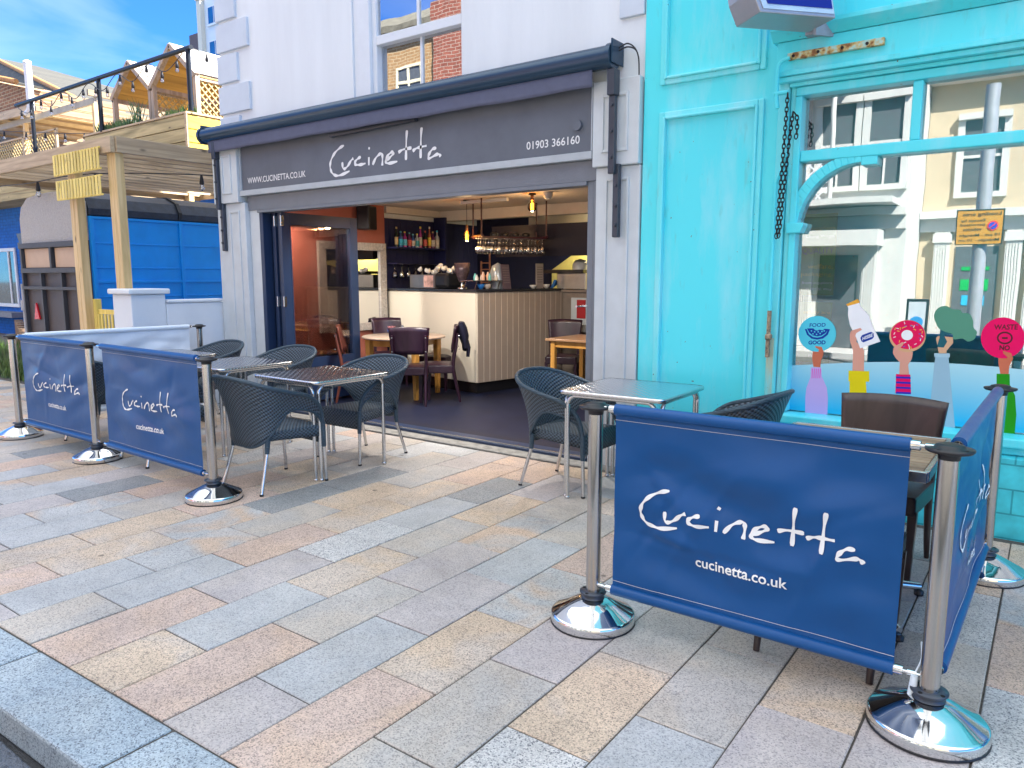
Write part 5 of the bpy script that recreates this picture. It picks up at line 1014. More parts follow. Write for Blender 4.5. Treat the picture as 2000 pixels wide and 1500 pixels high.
for _x in (-7.9, -6.6, -5.2, -4.0):  # leftmost spot has no fitting; added fill to brighten the terracotta side wall
    cl_ = bpy.data.lights.new('downlight_and_fill', 'SPOT'); cl_.energy = 42; cl_.spot_size = rad(150); cl_.spot_blend = .8; cl_.shadow_soft_size = .05; cl_.color = (1, .93, .84); clo = bpy.data.objects.new('downlight_and_fill', cl_); C.objects.link(clo); clo.location = (_x, 6.1, 2.47); clo.rotation_euler = (rad(18), 0, rad(20))
lathe_thing('smoke_detector', 'white smoke detector on the cream ceiling by the right bulb', 'detector', (-5.28, 8.0, 2.57), [(.035, 0), (.05, .02), (.055, .04), (.06, .05), (.06, .088)], PORC)
m_ = MB(); m_.box((-6.80, 8.1, 2.60), (-6.0, 8.14, 2.645)); tag(obj('strip_conduit', m_, PORC), 'white conduit strip on the ceiling above the glass rack', 'conduit')
# wall speaker, mirror
m_ = MB(); m_.box((-8.29, 7.52, 2.28), (-8.08, 7.76, 2.62), rot=.3); tag(obj('wall_speaker', m_, BLACKP, bevel=.02), 'black loudspeaker high on the terracotta wall', 'speaker')
mi_ = thing('wall_mirror', 'mirror in a worn ornate white frame on the terracotta wall', 'mirror', (-8.29, 7.4, 1.4))
def ornate():
    m_ = MB()
    for a, b in (((-8.298, 6.80, 1.99), (-8.25, 8.08, 2.10)), ((-8.298, 6.80, .82), (-8.25, 8.08, .93)), ((-8.298, 6.80, .931), (-8.251, 6.93, 1.989)), ((-8.298, 7.95, .931), (-8.251, 8.08, 1.989))): m_.box(a, b)
    for y in (6.87, 7.45, 8.01):
        for z in (.875, 2.045):
            for k in range(6): a = k; m_.lathe([(.02, 0), (.014, .012), (0, .016)], (0, 0, 0), 6) if False else m_.tube([(-8.25, y + .03 * math.cos(a), z + .03 * math.sin(a)), (-8.236, y + .03 * math.cos(a), z + .03 * math.sin(a))], [.018, .008], 7)
    for k in range(8): z = 1.05 + k * .12; m_.tube([(-8.25, 8.015, z), (-8.238, 8.015, z)], [.022, .008], 7)
    return m_
obj('frame', ornate(), M('distressed_white', (.48, .44, .40), .6, var=.25, scale=30, bump=.3, bscale=60), mi_, bevel=.006)
m_ = MB(); m_.box((-8.285, 6.931, .931), (-8.28, 7.949, 1.989)); obj('mirror_glass', m_, M('silvered_glass', (.75, .75, .75), .02, 1, var=0, bump=0), mi_)
# ---------------- inside tables and chairs ----------------
OAK = wood('honey_wood', (.50, .24, .05), (.66, .34, .08), 'Z', .35, 6, False, .02); TOPW = wood('pale_table_top', (.42, .30, .22), (.55, .42, .33), 'X', .3, 8, False, .02)
RTb = thing('round_table', 'round pale topped table with honey wooden legs inside the doorway', 'table', (-7.0, 7.15, 0))
RC_ = (-7.02, 7.16)
m_ = MB(); m_.lathe([(.0, .795), (.53, .795), (.555, .805), (.555, .820), (.545, .828), (0, .828)], (*RC_, 0), 48); obj('table_top', m_, TOPW, RTb)
for k in range(4):
    a = rad(-28 + 90 * k); x, y = RC_[0] + .47 * math.cos(a), RC_[1] + .47 * math.sin(a); m_ = MB()
    m_.prism([(-1, -1), (1, -1), (1, 1), (-1, 1)], lambda p, q, x=x, y=y: (x + p * .024, y + q * .024, .02), lambda p, q, x=x, y=y: (x + p * .042, y + q * .042, .794)); obj('leg', m_, OAK, RTb, bevel=.004)
m_ = MB(); 
for k in range(4):
    a, b = rad(-28 + 90 * k), rad(62 + 90 * k); m_.bar((RC_[0] + .44 * math.cos(a), RC_[1] + .44 * math.sin(a), .745), (RC_[0] + .44 * math.cos(b), RC_[1] + .44 * math.sin(b), .745), .022, .09)
obj('apron', m_, OAK, RTb)
cp_ = thing('sugar_pot', 'blue rimmed pot of sugar sachets on the round table', 'pot', (-7.2, 7.3, .828)); m_ = MB(); m_.lathe([(.04, 0), (.055, .03), (.06, .06), (.05, .06), (.0, .02)], (-7.30, 7.22, .829)); obj('bowl', m_, M('pot_blue', (.02, .12, .45), .3), cp_)
m_ = MB()
for k in range(9): m_.bar((-7.33 + .008 * k, 7.20 + .01 * (k % 4), .85), (-7.345 + .012 * k, 7.19 + .015 * (k % 4), .94), .02, .003)
obj('sachets', m_, M('sachet', (.6, .25, .27), .6, var=.6, scale=60, bump=0), cp_)
pm = thing('pepper_mill', 'clear topped pepper mill beside the sugar pot', 'mill', (-7.14, 7.30, .828)); m_ = MB(); m_.lathe([(.025, 0), (.025, .07), (.018, .09), (.022, .11), (.008, .13), (0, .135)], (-7.16, 7.28, .829), 14); obj('body', m_, M('mill', (.35, .35, .36), .15, .6), pm)
def make_in(lab, col, nm): return make_dark_chair('dining_chair', lab, col, .98, .50, 'plum and brown dining chairs inside', mname=nm)
IC = make_in('dark purple chair in front of the round table with its back to the street', (.030, .011, .024), 'plum'); place(IC, (-6.52, 6.78, .018), rad(38))
dup(IC, (-6.42, 7.12, .018), rad(131), 'plum chair with a coat over its back between the round table and the bar')
dup(IC, (-7.90, 7.78, .018), rad(232), 'dark plum chair against the terracotta wall behind the round table')
dup(IC, (-7.05, 7.92, .018), rad(190), 'plum chair behind the round table next to the cream counter')
IC2 = make_in('reddish brown chair left of the round table in front of the open door', (.16, .045, .028), 'russet'); place(IC2, (-7.20, 6.56, .018), rad(-48))
ct = MB(); _o = Vector((-6.17, 7.33, 0)); _w = Vector((-.656, .755, 0)); _n = Vector((.755, .656, 0))
def fx(u, v):
    a = 2 * math.pi * u; wv = 1 + .12 * math.sin(5 * a + 9 * v); th = (.035 + .035 * math.sin(math.pi * min(1, v * 1.3))) * wv
    return tuple(_o + _w * (.15 * math.cos(a) * (1 - .25 * v)) + _n * (.01 + .05 * v + th * math.sin(a)) + Vector((0, 0, 1.03 - .36 * v - .03 * math.cos(a) * v)))
ct.grid(fx, 24, 10); ct.grid(lambda u, v: fx(u, 0) if v > .5 else tuple(_o + Vector((0, 0, 1.04))), 24, 1); ct.tube([_o + _n * .07 + Vector((0, 0, .8)), _o + _n * .10 + Vector((0, 0, .7)), _o + _n * .09 + Vector((0, 0, .58))], [.03, .028, .022], 8)
tag(obj('jacket', ct, M('navy_cloth', (.008, .008, .03), .85, bump=.1)), 'navy jacket hanging over the back of a plum chair', 'jacket')
QT = thing('square_table', 'square wooden table just inside the doorway at the right', 'table', (-4.75, 8.25, 0))
m_ = MB(); m_.box((-5.22, 7.86, .80), (-4.36, 8.72, .83)); obj('table_top', m_, wood('warm_top', (.30, .15, .07), (.45, .26, .14), 'X', .3, 8, False, .02), QT, bevel=.005)
m_ = MB(); 
for a, b in (((-5.15, 7.92, .72), (-4.43, 7.945, .798)), ((-5.15, 8.64, .72), (-4.43, 8.665, .798)), ((-5.15, 7.946, .72), (-5.125, 8.639, .798)), ((-4.455, 7.946, .72), (-4.43, 8.639, .798))): m_.box(a, b)
obj('apron', m_, OAK, QT)
for x in (-5.15, -4.47):
    for y in (7.91, 8.62): m_ = MB(); m_.box((x - .01, y - .01, .018), (x + .05, y + .05, .797)); obj('leg', m_, OAK, QT, bevel=.004)
dup(IC, (-5.62, 8.92, .018), rad(205), 'dark chair at the far left corner of the square table by the doorway')
dup(IC, (-5.12, 9.12, .018), rad(185), 'dark chair behind the square table nearest the door frame')
# ---------------- left garden ----------------
GW = thing('garden_wall', 'white rendered low wall with a capped pier beside the cafe', 'wall', (-8.75, 5, 0))
m_ = MB(); m_.box((-8.78, 4.78, -.02), (-8.62, 5.60, 1.29)); m_.box((-8.80, 4.785, 1.293), (-8.60, 5.54, 1.33)); obj('wall', m_, WHITE, GW, bevel=.012)
m_ = MB(); m_.box((-9.05, 4.36, -.02), (-8.62, 4.775, 1.40)); po_ = obj('pier', m_, WHITE, GW, bevel=.012); m_ = MB(); m_.box((-9.09, 4.32, 1.403), (-8.58, 4.82, 1.465)); obj('cap', m_, WHITE, po_, bevel=.015)
YW1, YW2 = srgb(196, 150, 78), srgb(228, 190, 110)
PINEZ = wood('fresh_pine_upright', (.56, .38, .16), (.74, .54, .27), 'Z'); PINEY = wood('weathered_pine_y', (.30, .21, .12), (.52, .39, .24), 'Y'); PINEX = wood('weathered_pine_x', (.36, .26, .15), (.54, .41, .25), 'X')
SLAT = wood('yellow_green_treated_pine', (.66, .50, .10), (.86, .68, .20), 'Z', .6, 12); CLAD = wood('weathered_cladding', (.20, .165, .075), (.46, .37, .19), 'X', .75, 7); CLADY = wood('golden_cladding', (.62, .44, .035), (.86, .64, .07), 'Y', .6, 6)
# pergola
PG = thing('pergola', 'timber pergola with a boarded roof standing over the blue horse trailer', 'pergola', (-10.5, 6, 0))
def post(x, y, z1=3.14, w=.095, gap=.02, mat=PINEZ):
    m_ = MB(); m_.box((x - w - .003, y, -.05), (x - .003, y + .10, z1)); m_.t = -.06; m_.box((x + .003, y, -.05), (x + w, y + .10, z1 - .01)); m_.t = 0; return obj('post', m_, mat, PG, bevel=.005)
post(-9.12, 4.50); post(-10.16, 4.50); post(-9.12, 7.6); post(-14.6, 4.55); post(-12.8, 7.6)
m_ = MB(); m_.box((-13.6, 4.44, 3.04), (-9.0, 4.495, 3.22)); obj('beam', m_, PINEX, PG, bevel=.004)
m_ = MB(); m_.box((-9.02, 4.498, 3.04), (-8.965, 7.9, 3.22)); obj('beam', m_, PINEY, PG, bevel=.004)
m_ = MB(); m_.box((-12.9, 4.5, 2.98), (-12.84, 7.9, 3.12)); m_.box((-13.15, 4.5, 2.98), (-13.09, 7.9, 3.12)); obj('beam', m_, PINEY, PG, bevel=.004)
for k in range(14):
    x = -13.45 + k * .335; m_ = MB(); m_.t = R.uniform(-.1, .45); m_.box((x, 4.50, 3.05), (x + .055, 7.88, 3.18)); obj('joist', m_, PINEY, PG)
m_ = MB(); 
m_.box((-13.5, 7.89, 3.0), (-9.0, 7.94, 3.18))
obj('beam', m_, PINEX, PG)
for z0, z1, s_ in ((2.86, 3.12, 0), (2.56, 2.80, 1)):
    m_ = MB(); x0, x1 = -10.42, -9.20; o_ = .03 * s_
    for a, b in (((x0 + o_, 4.455, z0), (x1, 4.472, z0 + .022)), ((x0 + o_, 4.455, z1 - .018), (x1, 4.472, z1))): m_.box((a[0], a[1] - .045, a[2]), (b[0], b[1] - .048, b[2]))
    so_ = obj('slat_panel', m_, SLAT, PG); m_ = MB(); n_ = 15
    for k in range(n_): x = x0 + o_ + (x1 - x0 - o_) * k / n_; m_.t = R.uniform(-.15, .15); m_.box((x + .012, 4.402, z0 + .010), (x + (x1 - x0) / n_ - .016, 4.4095, z1 - .006))
    m_.t = 0; obj('slats', m_, SLAT, so_)
# gate / low picket
PK = thing('picket_gate', 'low yellow picket gate between the pergola post and the white pier', 'gate', (-9.5, 4.6, 0)); m_ = MB(); m_.box((-10.02, 4.62, 1.13), (-9.22, 4.66, 1.19)); obj('rail', m_, SLAT, PK); m_ = MB(); m_.box((-10.02, 4.62, .2), (-9.22, 4.66, .27)); obj('rail', m_, SLAT, PK); m_ = MB()
for k in range(9): x = -9.98 + k * .088; m_.box((x, 4.600, .1), (x + .042, 4.617, 1.129))
obj('pickets', m_, SLAT, PK)
for x, z in ((-10.12, 1.32), (-9.20, 1.40)): m_ = MB(); m_.box((x, 4.60, -.05), (x + .09, 4.69, z)); obj('post', m_, SLAT, PK, bevel=.006)
m_ = MB(); m_.box((-10.02, 4.595, .0), (-9.99, 4.617, 1.29)); obj('end_picket', m_, SLAT, PK)
# horse trailer
TRL = M('trailer_blue_paint', (.003, .29, .80), .4, var=.08, scale=3, bump=.02); DKF = M('ramp_dark_frame', (.05, .05, .055), .6, var=.15); RMP = M('ramp_brown', (.060, .050, .052), .6, var=.12, scale=2, bump=.08)
BT = thing('horse_trailer', 'bright blue converted horse trailer with a dark ramp and rounded black roof', 'trailer', (-11.6, 6.5, 0))
XR, XL, YR, YF = -10.62, -12.62, 4.82, 7.55
m_ = MB(); m_.box((XL, YR + .05, .45), (XR, YF, 2.42)); m_.box((XL + .1, YF + .001, .5), (XR - .05, YF + 1.3, 2.25)); obj('body', m_, TRL, BT, bevel=.02)
m_ = MB()
for z in (.75, .95, 1.15, 1.32, 1.52, 1.72, 2.05, 2.38): m_.box((XR, YR + .08, z), (XR + (.022 if z in (1.52, 2.38) else .012), YF - .02, z + (.035 if z in (1.52, 2.38) else .018)))
for y in (YR + .06, 6.15, YF - .08): m_.box((XR + .0005, y, .46), (XR + .03, y + .05, 2.415))
obj('side_ribs', m_, TRL, BT, bevel=.004)
m_ = MB(); P = [(XL, 2.421), (XR + .01, 2.421), (XR + .02, 2.52), (XR - .06, 2.66), (XR - .3, 2.76), ((XL + XR) / 2, 2.80), (XL + .3, 2.76), (XL + .06, 2.66), (XL - .02, 2.52)]
m_.prism(P, lambda a, b: (a, YR + .06, b), lambda a, b: (a, YF + 1.3, b)); ro = obj('roof', m_, M('roof_black', (.02, .03, .05), .35, var=.4, scale=12, bump=.05), BT, bevel=.02)
for y in (6.15, YF - .05): m_ = MB(); m_.prism([(a + (.02 if a > -11.6 else -.02), b + .02) for a, b in P], lambda a, b, y=y: (a, y, b), lambda a, b, y=y: (a, y + .05, b)); obj('roof_rib', m_, BLACKP, ro)
m_ = MB(); Pt = [(XL, 2.42), (XR, 2.42), (XR, 2.72), (XR - .15, 2.84), (XR - .5, 2.90), (XL + .75, 2.90), (XL + .3, 2.86), (XL + .08, 2.74), (XL, 2.58)]; Pt = [(XL, 2.10), (XR, 2.10)] + [(a, b - .12) for a, b in Pt[2:]]
m_.prism(Pt, lambda a, b: (a, YR - .01, b), lambda a, b: (a, YR + .045, b)); obj('top_panel', m_, M('chequer_plate', (.40, .37, .33), .5, .3, var=.15, scale=60, bump=.5, bscale=50), BT)
m_ = MB(); m_.box((XL + .02, YR - .0, .30), (XR, YR + .045, 2.095)); obj('ramp', m_, RMP, BT)
m_ = MB()
for z, h in ((2.02, .075), (1.66, .07), (1.42, .045), (.42, .05)): m_.box((XL + .0, YR - .06, z), (XR + .01, YR - .001, z + h))
for x in (XL, XL + .98, XR - .06): m_.box((x, YR - .055, 1.73), (x + .06, YR - .001, 2.02))
for x in (XL, XL + .62, XL + 1.28, XR - .04): m_.box((x, YR - .055, .30), (x + .045, YR - .0015, 1.66))
obj('ramp_frame', m_, DKF, BT, bevel=.004)
for x in (XL + .08, XL + 1.08): m_ = MB(); m_.box((x, YR - .012, 1.74), (x + .80, YR - .002, 2.01)); obj('tan_panel', m_, M('tan_ply', (.52, .36, .24), .6, var=.05) if 'tan_ply' not in bpy.data.materials else bpy.data.materials['tan_ply'], BT)
for x in (XL + .34, XR - .22): m_ = MB(); m_.prism([(x - .085, .98), (x + .085, .98), (x, 1.22)], lambda a, b: (a, YR - .03, b), lambda a, b: (a, YR - .005, b)); obj('reflector', m_, M('red_reflector', (.6, .01, .02), .2, var=.2, scale=60) if 'red_reflector' not in bpy.data.materials else bpy.data.materials['red_reflector'], BT)
m_ = MB(); m_.tube([(XR - .18, 6.2, .32), (XR - .02, 6.2, .32)], .32, 28); obj('wheel', m_, BLACKP, BT); m_ = MB(); m_.prism([(6.2 + .42 * math.cos(t), .32 + .42 * math.sin(t)) for t in [math.pi * k / 12 for k in range(13)]], lambda a, b: (XR - .01, a, b + .3), lambda a, b: (XR + .035, a, b + .3)); obj('mudguard', m_, TRL, BT)
m_ = MB(); m_.box((XR + .03, 6.95, 1.20), (XR + .045, 7.08, 1.24)); obj('side_lamp', m_, bpy.data.materials['red_reflector'], BT)
m_ = MB(); m_.tube([(XL - .12, YR, 0), (XL - .12, YR, 1.5)], .035, 10); m_.tube([(XL - .12, YR, 1.1), (XL - .12, YR, 1.25)], .055, 10); tag(obj('standpipe', m_, M('galvanised', (.35, .38, .42), .5, .5)), 'grey metal pole standing left of the trailer ramp', 'pole')
m_ = MB(); m_.box((XL - .45, YR + .1, 2.03), (XL - .02, YR + .25, 2.13)); m_.prism([(XL - .35, 1.88), (XL - .02, 1.88), (XL - .02, 2.12), (XL - .52, 2.12), (XL - .45, 2.0)], lambda a, b: (a, YR + .12, b + .15), lambda a, b: (a, YR + .3, b + .15)); tag(obj('rain_hopper', m_, BLACKP), 'black plastic hopper on the blue wall left of the trailer', 'hopper')
# blue building behind with timber deck
BB = thing('blue_building', 'low building painted bright blue with a timber clad upper deck', 'building', (-18, 8, 0))
BLB = brick('blue_painted_brick', (.004, .12, .50), (.006, .135, .54), (.002, .07, .33), 'XZ', 1, .26, .085, .006, .8, .3); BLBY = brick('blue_painted_brick_side', (.008, .15, .55), (.012, .17, .6), (.004, .08, .36), 'YZ', 1, .26, .085, .006, .5, .3)
m_ = MB(); m_.box((-30, 8.9, -.05), (-13.4, 12, 3.55)); obj('wall', m_, BLB, BB); m_ = MB(); m_.box((-13.398, 8.9, -.05), (-13.3, 14, 3.55)); obj('side_wall', m_, BLBY, BB)
m_ = MB(); m_.boards((-30, 8.0, 3.50), (-17.9, 8.89, 4.45), 2, 5, .02, .15); obj('cladding', m_, CLAD, BB)
m_ = MB(); m_.box((-17.85, 8.3, 3.55), (-13.3, 14, 3.68)); m_.box((-30, 8.02, 3.52), (-17.88, 8.85, 4.44)); m_.box((-24, 8.9, 3.57), (-13.35, 14, 4.3)); obj('deck', m_, PINEX, BB)
m_ = MB()
for k in range(34): x = -17.7 + k * .115; m_.t = R.uniform(-.3, .3); m_.box((x, 8.35, 3.70), (x + .085, 8.37, 4.2))
m_.t = 0; obj('balcony_pickets', m_, wood('grey_pickets', (.25, .22, .22), (.45, .4, .42), 'Z'), BB); m_ = MB(); m_.box((-17.8, 8.33, 3.85), (-13.8, 8.348, 3.95)); obj('rail', m_, BLACKP, BB); m_ = MB(); m_.box((-17.85, 8.28, 3.5), (-17.70, 8.4, 4.5)); obj('post', m_, BLACKP, BB)
wf = MB()
for a, b in (((-25.75, 8.84, .75), (-23.75, 8.895, .85)), ((-25.75, 8.84, 2.32), (-23.75, 8.895, 2.42)), ((-25.75, 8.84, .851), (-25.65, 8.895, 2.319)), ((-23.85, 8.84, .851), (-23.75, 8.895, 2.319)), ((-24.27, 8.84, .851), (-24.19, 8.895, 2.319))): wf.box(a, b)
wo = obj('window', wf, WHITE2, BB, bevel=.01); m_ = MB(); m_.box((-25.65, 8.87, .851), (-23.85, 8.88, 2.319)); obj('pane', m_, M('window_reflection_dark', (.03, .06, .08), .05, var=.6, scale=3, bump=0), wo); m_ = MB(); m_.box((-27, 8.5, .48), (-23.4, 8.895, .62)); obj('sill', m_, M('stone_sill', (.2, .2, .22), .6), wo)
LF = thing('log_fence', 'low fence of upright brown logs at the far left', 'fence', (-15, 6, 0)); m_ = MB()
for k in range(36): x = -19.2 + k * .17; m_.t = R.uniform(-.2, .2); m_.tube([(x, 7.1 - (x + 19.2) * .35, -.05), (x, 7.1 - (x + 19.2) * .35, .62 + R.uniform(-.03, .03))], .085, 8)
m_.t = 0; obj('logs', m_, wood('log_wood', (.10, .06, .035), (.22, .14, .09), 'Z'), LF)
# planter with plants, railing
PL = thing('roof_planter', 'long weathered timber planter with a sunlit golden end on the upper deck', 'planter', (-15, 8, 3.9)); m_ = MB(); m_.boards((-17.3, 8.0, 3.62), (-13.32, 8.04, 4.60), 2, 4, .02, .18); obj('front_boards', m_, CLAD, PL)
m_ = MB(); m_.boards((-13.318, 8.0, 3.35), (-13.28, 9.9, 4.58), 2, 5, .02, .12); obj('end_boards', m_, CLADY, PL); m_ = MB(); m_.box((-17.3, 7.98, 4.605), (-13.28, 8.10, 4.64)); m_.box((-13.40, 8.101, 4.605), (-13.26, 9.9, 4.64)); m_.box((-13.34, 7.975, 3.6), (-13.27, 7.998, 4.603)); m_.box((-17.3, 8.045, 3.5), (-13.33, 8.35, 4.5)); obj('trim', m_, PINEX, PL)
def leaves(name, lab, x0, x1, y, z, n, h, seed, cat='plant', col=(.07, .14, .025)):
    rr = random.Random(seed); m_ = MB()
    for _ in range(n):
        x, yy = rr.uniform(x0, x1), y + rr.uniform(-.08, .08); hh = h * rr.uniform(.4, 1); a = rr.uniform(0, 6.28); lx, ly = math.cos(a) * hh * rr.uniform(.1, .5), math.sin(a) * hh * .3; w = .012 + .01 * rr.random()
        m_.t = rr.uniform(-.4, .5); m_.add([(x - w, yy, z), (x + w, yy, z), (x + lx * .5 + w, yy + ly * .5, z + hh * .65), (x + lx, yy + ly, z + hh), (x + lx * .5 - w, yy + ly * .5, z + hh * .65)], [(0, 1, 2, 3, 4)])
    m_.t = 0; o = obj(name, m_, GREENL); return tag(o, lab, cat)
def leaf_mat():
    m, n, l, p = nodes('grassy_leaf'); a = n.new('ShaderNodeAttribute'); a.attribute_name = 'tone'; ad = n.new('ShaderNodeMath'); ad.operation = 'ADD'; ad.inputs[1].default_value = 1; l.new(a.outputs['Fac'], ad.inputs[0]); v = n.new('ShaderNodeVectorMath'); v.operation = 'SCALE'; v.inputs[0].default_value = (.07, .14, .025); l.new(ad.outputs[0], v.inputs['Scale']); l.new(v.outputs[0], p.inputs['Base Color']); p.inputs['Roughness'].default_value = .6; return m
GREENL = leaf_mat()
leaves('planter_plants', 'trailing green plants along the left half of the roof planter', -16.9, -15.6, 8.15, 4.58, 380, .30, 1); leaves('planter_plants', 'upright green blades in the middle of the roof planter', -15.45, -15.2, 8.15, 4.6, 26, .62, 2); leaves('planter_plants', 'small green tufts at the right end of the roof planter', -14.4, -13.35, 8.2, 4.6, 130, .26, 3)
leaves('planter_plants', 'green blades on the sunlit end of the planter', -13.35, -13.25, 9.1, 4.6, 30, .4, 4)
leaves('wild_plants', 'weeds and grasses at the foot of the log fence', -16.2, -12.9, 5.3, -.05, 900, .62, 5); leaves('wild_plants', 'low green weeds behind the leftmost barrier post', -14.2, -12.6, 4.95, -.05, 500, .4, 8)
leaves('wild_plants', 'reddish weeds at the edge of the pavement', -14.0, -12.5, 4.8, -.05, 200, .25, 9)
RLG = thing('deck_railing', 'slim black railing with three posts along the upper deck', 'railing', (-16, 8, 4.6)); IRON = M('black_railing', (.015, .02, .028), .4, .4)
m_ = MB(); m_.tube([(-20.6, 8.0, 5.68), (-13.02, 8.0, 5.715)], .045, 10); obj('top_rail', m_, IRON, RLG)
for x, z in ((-13.13, 4.62), (-16.5, 4.62), (-19.75, 4.45)): m_ = MB(); m_.tube([(x, 8.0, z), (x, 8.0, 5.69)], .045, 10); obj('post', m_, IRON, RLG)
def festoon(name, lab, pts, n, r=.008, lit=False):
    t = thing(name, lab, 'string lights', tuple(pts[0]), 0, 'festoon lights of the garden'); P = spline(pts, 10); m_ = MB(); m_.tube(P, r, 6); obj('cable', m_, BLACKP, t)
    for k in range(n):
        p = P[int((k + .6) / n * (len(P) - 1))]; m_ = MB(); m_.lathe([(.022, -.13), (.034, -.12), (.026, -.06), (.014, 0)], tuple(p), 8); b = obj('socket', m_, BLACKP, t); m_ = MB(); m_.lathe([(0, -.215), (.026, -.20), (.034, -.18), (.024, -.145), (.018, -.13)], tuple(p), 10); obj('bulb', m_, BULB, b)
BULB = glass('clear_bulb', .3, (.9, .9, .88))
zr = 5.66
def sagp(x0, x1, y, z, s, n=4):
    out = []
    for k in range(n): a, b = x0 + (x1 - x0) * k / n, x0 + (x1 - x0) * (k + 1) / n; out += [(a, y, z), ((a + b) / 2, y, z - s)]
    return out + [(x1, y, z)]
festoon('string_lights', 'festoon bulbs looped along the black deck railing', sagp(-20.4, -13.2, 7.93, 5.62, .22, 6), 14)
festoon('string_lights', 'festoon bulbs strung from the railing end toward the white building', [(-13.05, 8.0, 5.72), (-13.0, 8.6, 5.62), (-12.95, 9.6, 5.6)], 2)
festoon('string_lights', 'festoon bulbs hanging low in front of the brick house', [(-22.5, 8.3, 5.35), (-20.5, 8.3, 5.1), (-18.5, 8.3, 4.85), (-16.9, 8.3, 4.7)], 6)
festoon('string_lights', 'festoon bulbs under the pergola above the trailer', [(-13.5, 4.6, 2.95), (-12.0, 4.7, 2.92), (-10.6, 5.0, 2.98), (-9.4, 6.2, 2.98), (-9.0, 7.6, 2.95)], 5)
# gabled timber huts
HW = wood('hut_inside', (.36, .20, .04), (.60, .36, .08), 'Y', .6, 5); HE = wood('hut_edge', (.32, .24, .18), (.48, .38, .30), 'Z', .7, 9); ROOFW = M('sunlit_white_boards', (.42, .41, .40), .7, var=.08, scale=6)
def lattice(m_, O, ax, w, h, s=.15, t=.018):
    """diagonal lattice in the plane O + ax*u + z"""
    ax = Vector(ax); O = Vector(O); n = int((w + h) / s)
    for k in range(n + 1):
        c_ = k * s
        for sg in (1, -1):
            a0 = max(0, c_ - h); a1 = min(w, c_)
            if a1 - a0 < .03: continue
            p = [(a0, c_ - a0), (a1, c_ - a1)] if sg == 1 else [(w - a0, c_ - a0), (w - a1, c_ - a1)]
            nn = ax.cross(Vector((0, 0, 1))) * (.006 * sg); q = [O + ax * u + Vector((0, 0, v)) + nn for u, v in p]; m_.bar(q[0], q[1], t, .01, up=nn)
LATW = wood('lattice_wood', (.42, .30, .12), (.58, .44, .20), 'Z', .6, 9, False)
def hut(x0, x1, ze, zr_, y0, y1, lab, grp):
    t = thing('garden_hut', lab, 'hut', ((x0 + x1) / 2, y0, 4.3), 0, grp); xm = (x0 + x1) / 2
    for x in (x0, x1 - .09):
        for y in (y0, y1 - .09): m_ = MB(); m_.box((x, y, 4.3), (x + .09, y + .09, ze)); obj('post', m_, HE, t)
    for sg, xa in ((1, x1), (-1, x0)):
        m_ = MB(); nb = 9
        for k in range(nb):
            f0, f1 = k / nb, (k + 1) / nb - .012; P = [(xm + (xa - xm) * f, zr_ + (ze - zr_) * f) for f in (f0, f1)]; m_.t = R.uniform(-.1, .1)
            nx, nz_ = (P[1][1] - P[0][1]) * sg, (P[0][0] - P[1][0]) * sg; L = math.hypot(nx, nz_); nx, nz_ = -nx / L * .02, -nz_ / L * .02
            m_.prism([P[0], P[1], (P[1][0] + nx, P[1][1] + nz_), (P[0][0] + nx, P[0][1] + nz_)], lambda a, b: (a, y0 - .02, b), lambda a, b: (a, y1 + .02, b))
        m_.t = 0; obj('roof_slope', m_, ROOFW, t)
        m_ = MB(); nb = 5
        for k in range(nb):
            f0, f1 = k / nb, (k + 1) / nb - .01; P = [(xm + (xa - xm) * f, zr_ - .05 + (ze - zr_) * f) for f in (f0, f1)]; m_.t = R.uniform(-.2, .2)
            m_.prism([P[0], P[1], (P[1][0], P[1][1] + .02), (P[0][0], P[0][1] + .02)], lambda a, b: (a, y0 + .05, b), lambda a, b: (a, y1, b))
        m_.t = 0; obj('ceiling_boards', m_, HW, t)
        m_ = MB(); m_.bar((xm, y0 + .02, zr_ - .03), (xa, y0 + .02, ze - .03), .09, .10, up=(0, 1, 0)); obj('barge_board', m_, HE, t)
    m_ = MB(); m_.boards((x0, y1 - .04, ze - .45), (x1, y1, ze + .02), 2, 3, .01); obj('back_boards', m_, HW, t)
    m_ = MB(); lattice(m_, (x0 + .1, y1 - .05, 4.3), (1, 0, 0), x1 - x0 - .2, .75, .12); obj('lattice', m_, LATW, t)
    m_ = MB(); lattice(m_, (x1 - .05, y0 + .1, 4.3), (0, 1, 0), y1 - y0 - .2, ze - 4.35, .14, .024); obj('lattice', m_, LATW, t)
    m_ = MB(); m_.box((x0, y0 + .0, ze - .09), (x0 + .05, y1, ze)); obj('wall_plate', m_, HE, t); m_ = MB(); m_.box((x1 - .08, y0 + .1, ze - .1), (x1 - .02, y1 - .1, ze - .0)); obj('wall_plate', m_, HE, t)
hut(-17.0, -15.42, 5.46, 6.10, 8.5, 10.2, 'left hand gabled timber hut with lattice on the upper deck', 'gabled timber huts on the deck')
hut(-15.40, -13.75, 5.48, 6.16, 8.5, 10.2, 'right hand gabled timber hut nearest the white building', 'gabled timber huts on the deck')
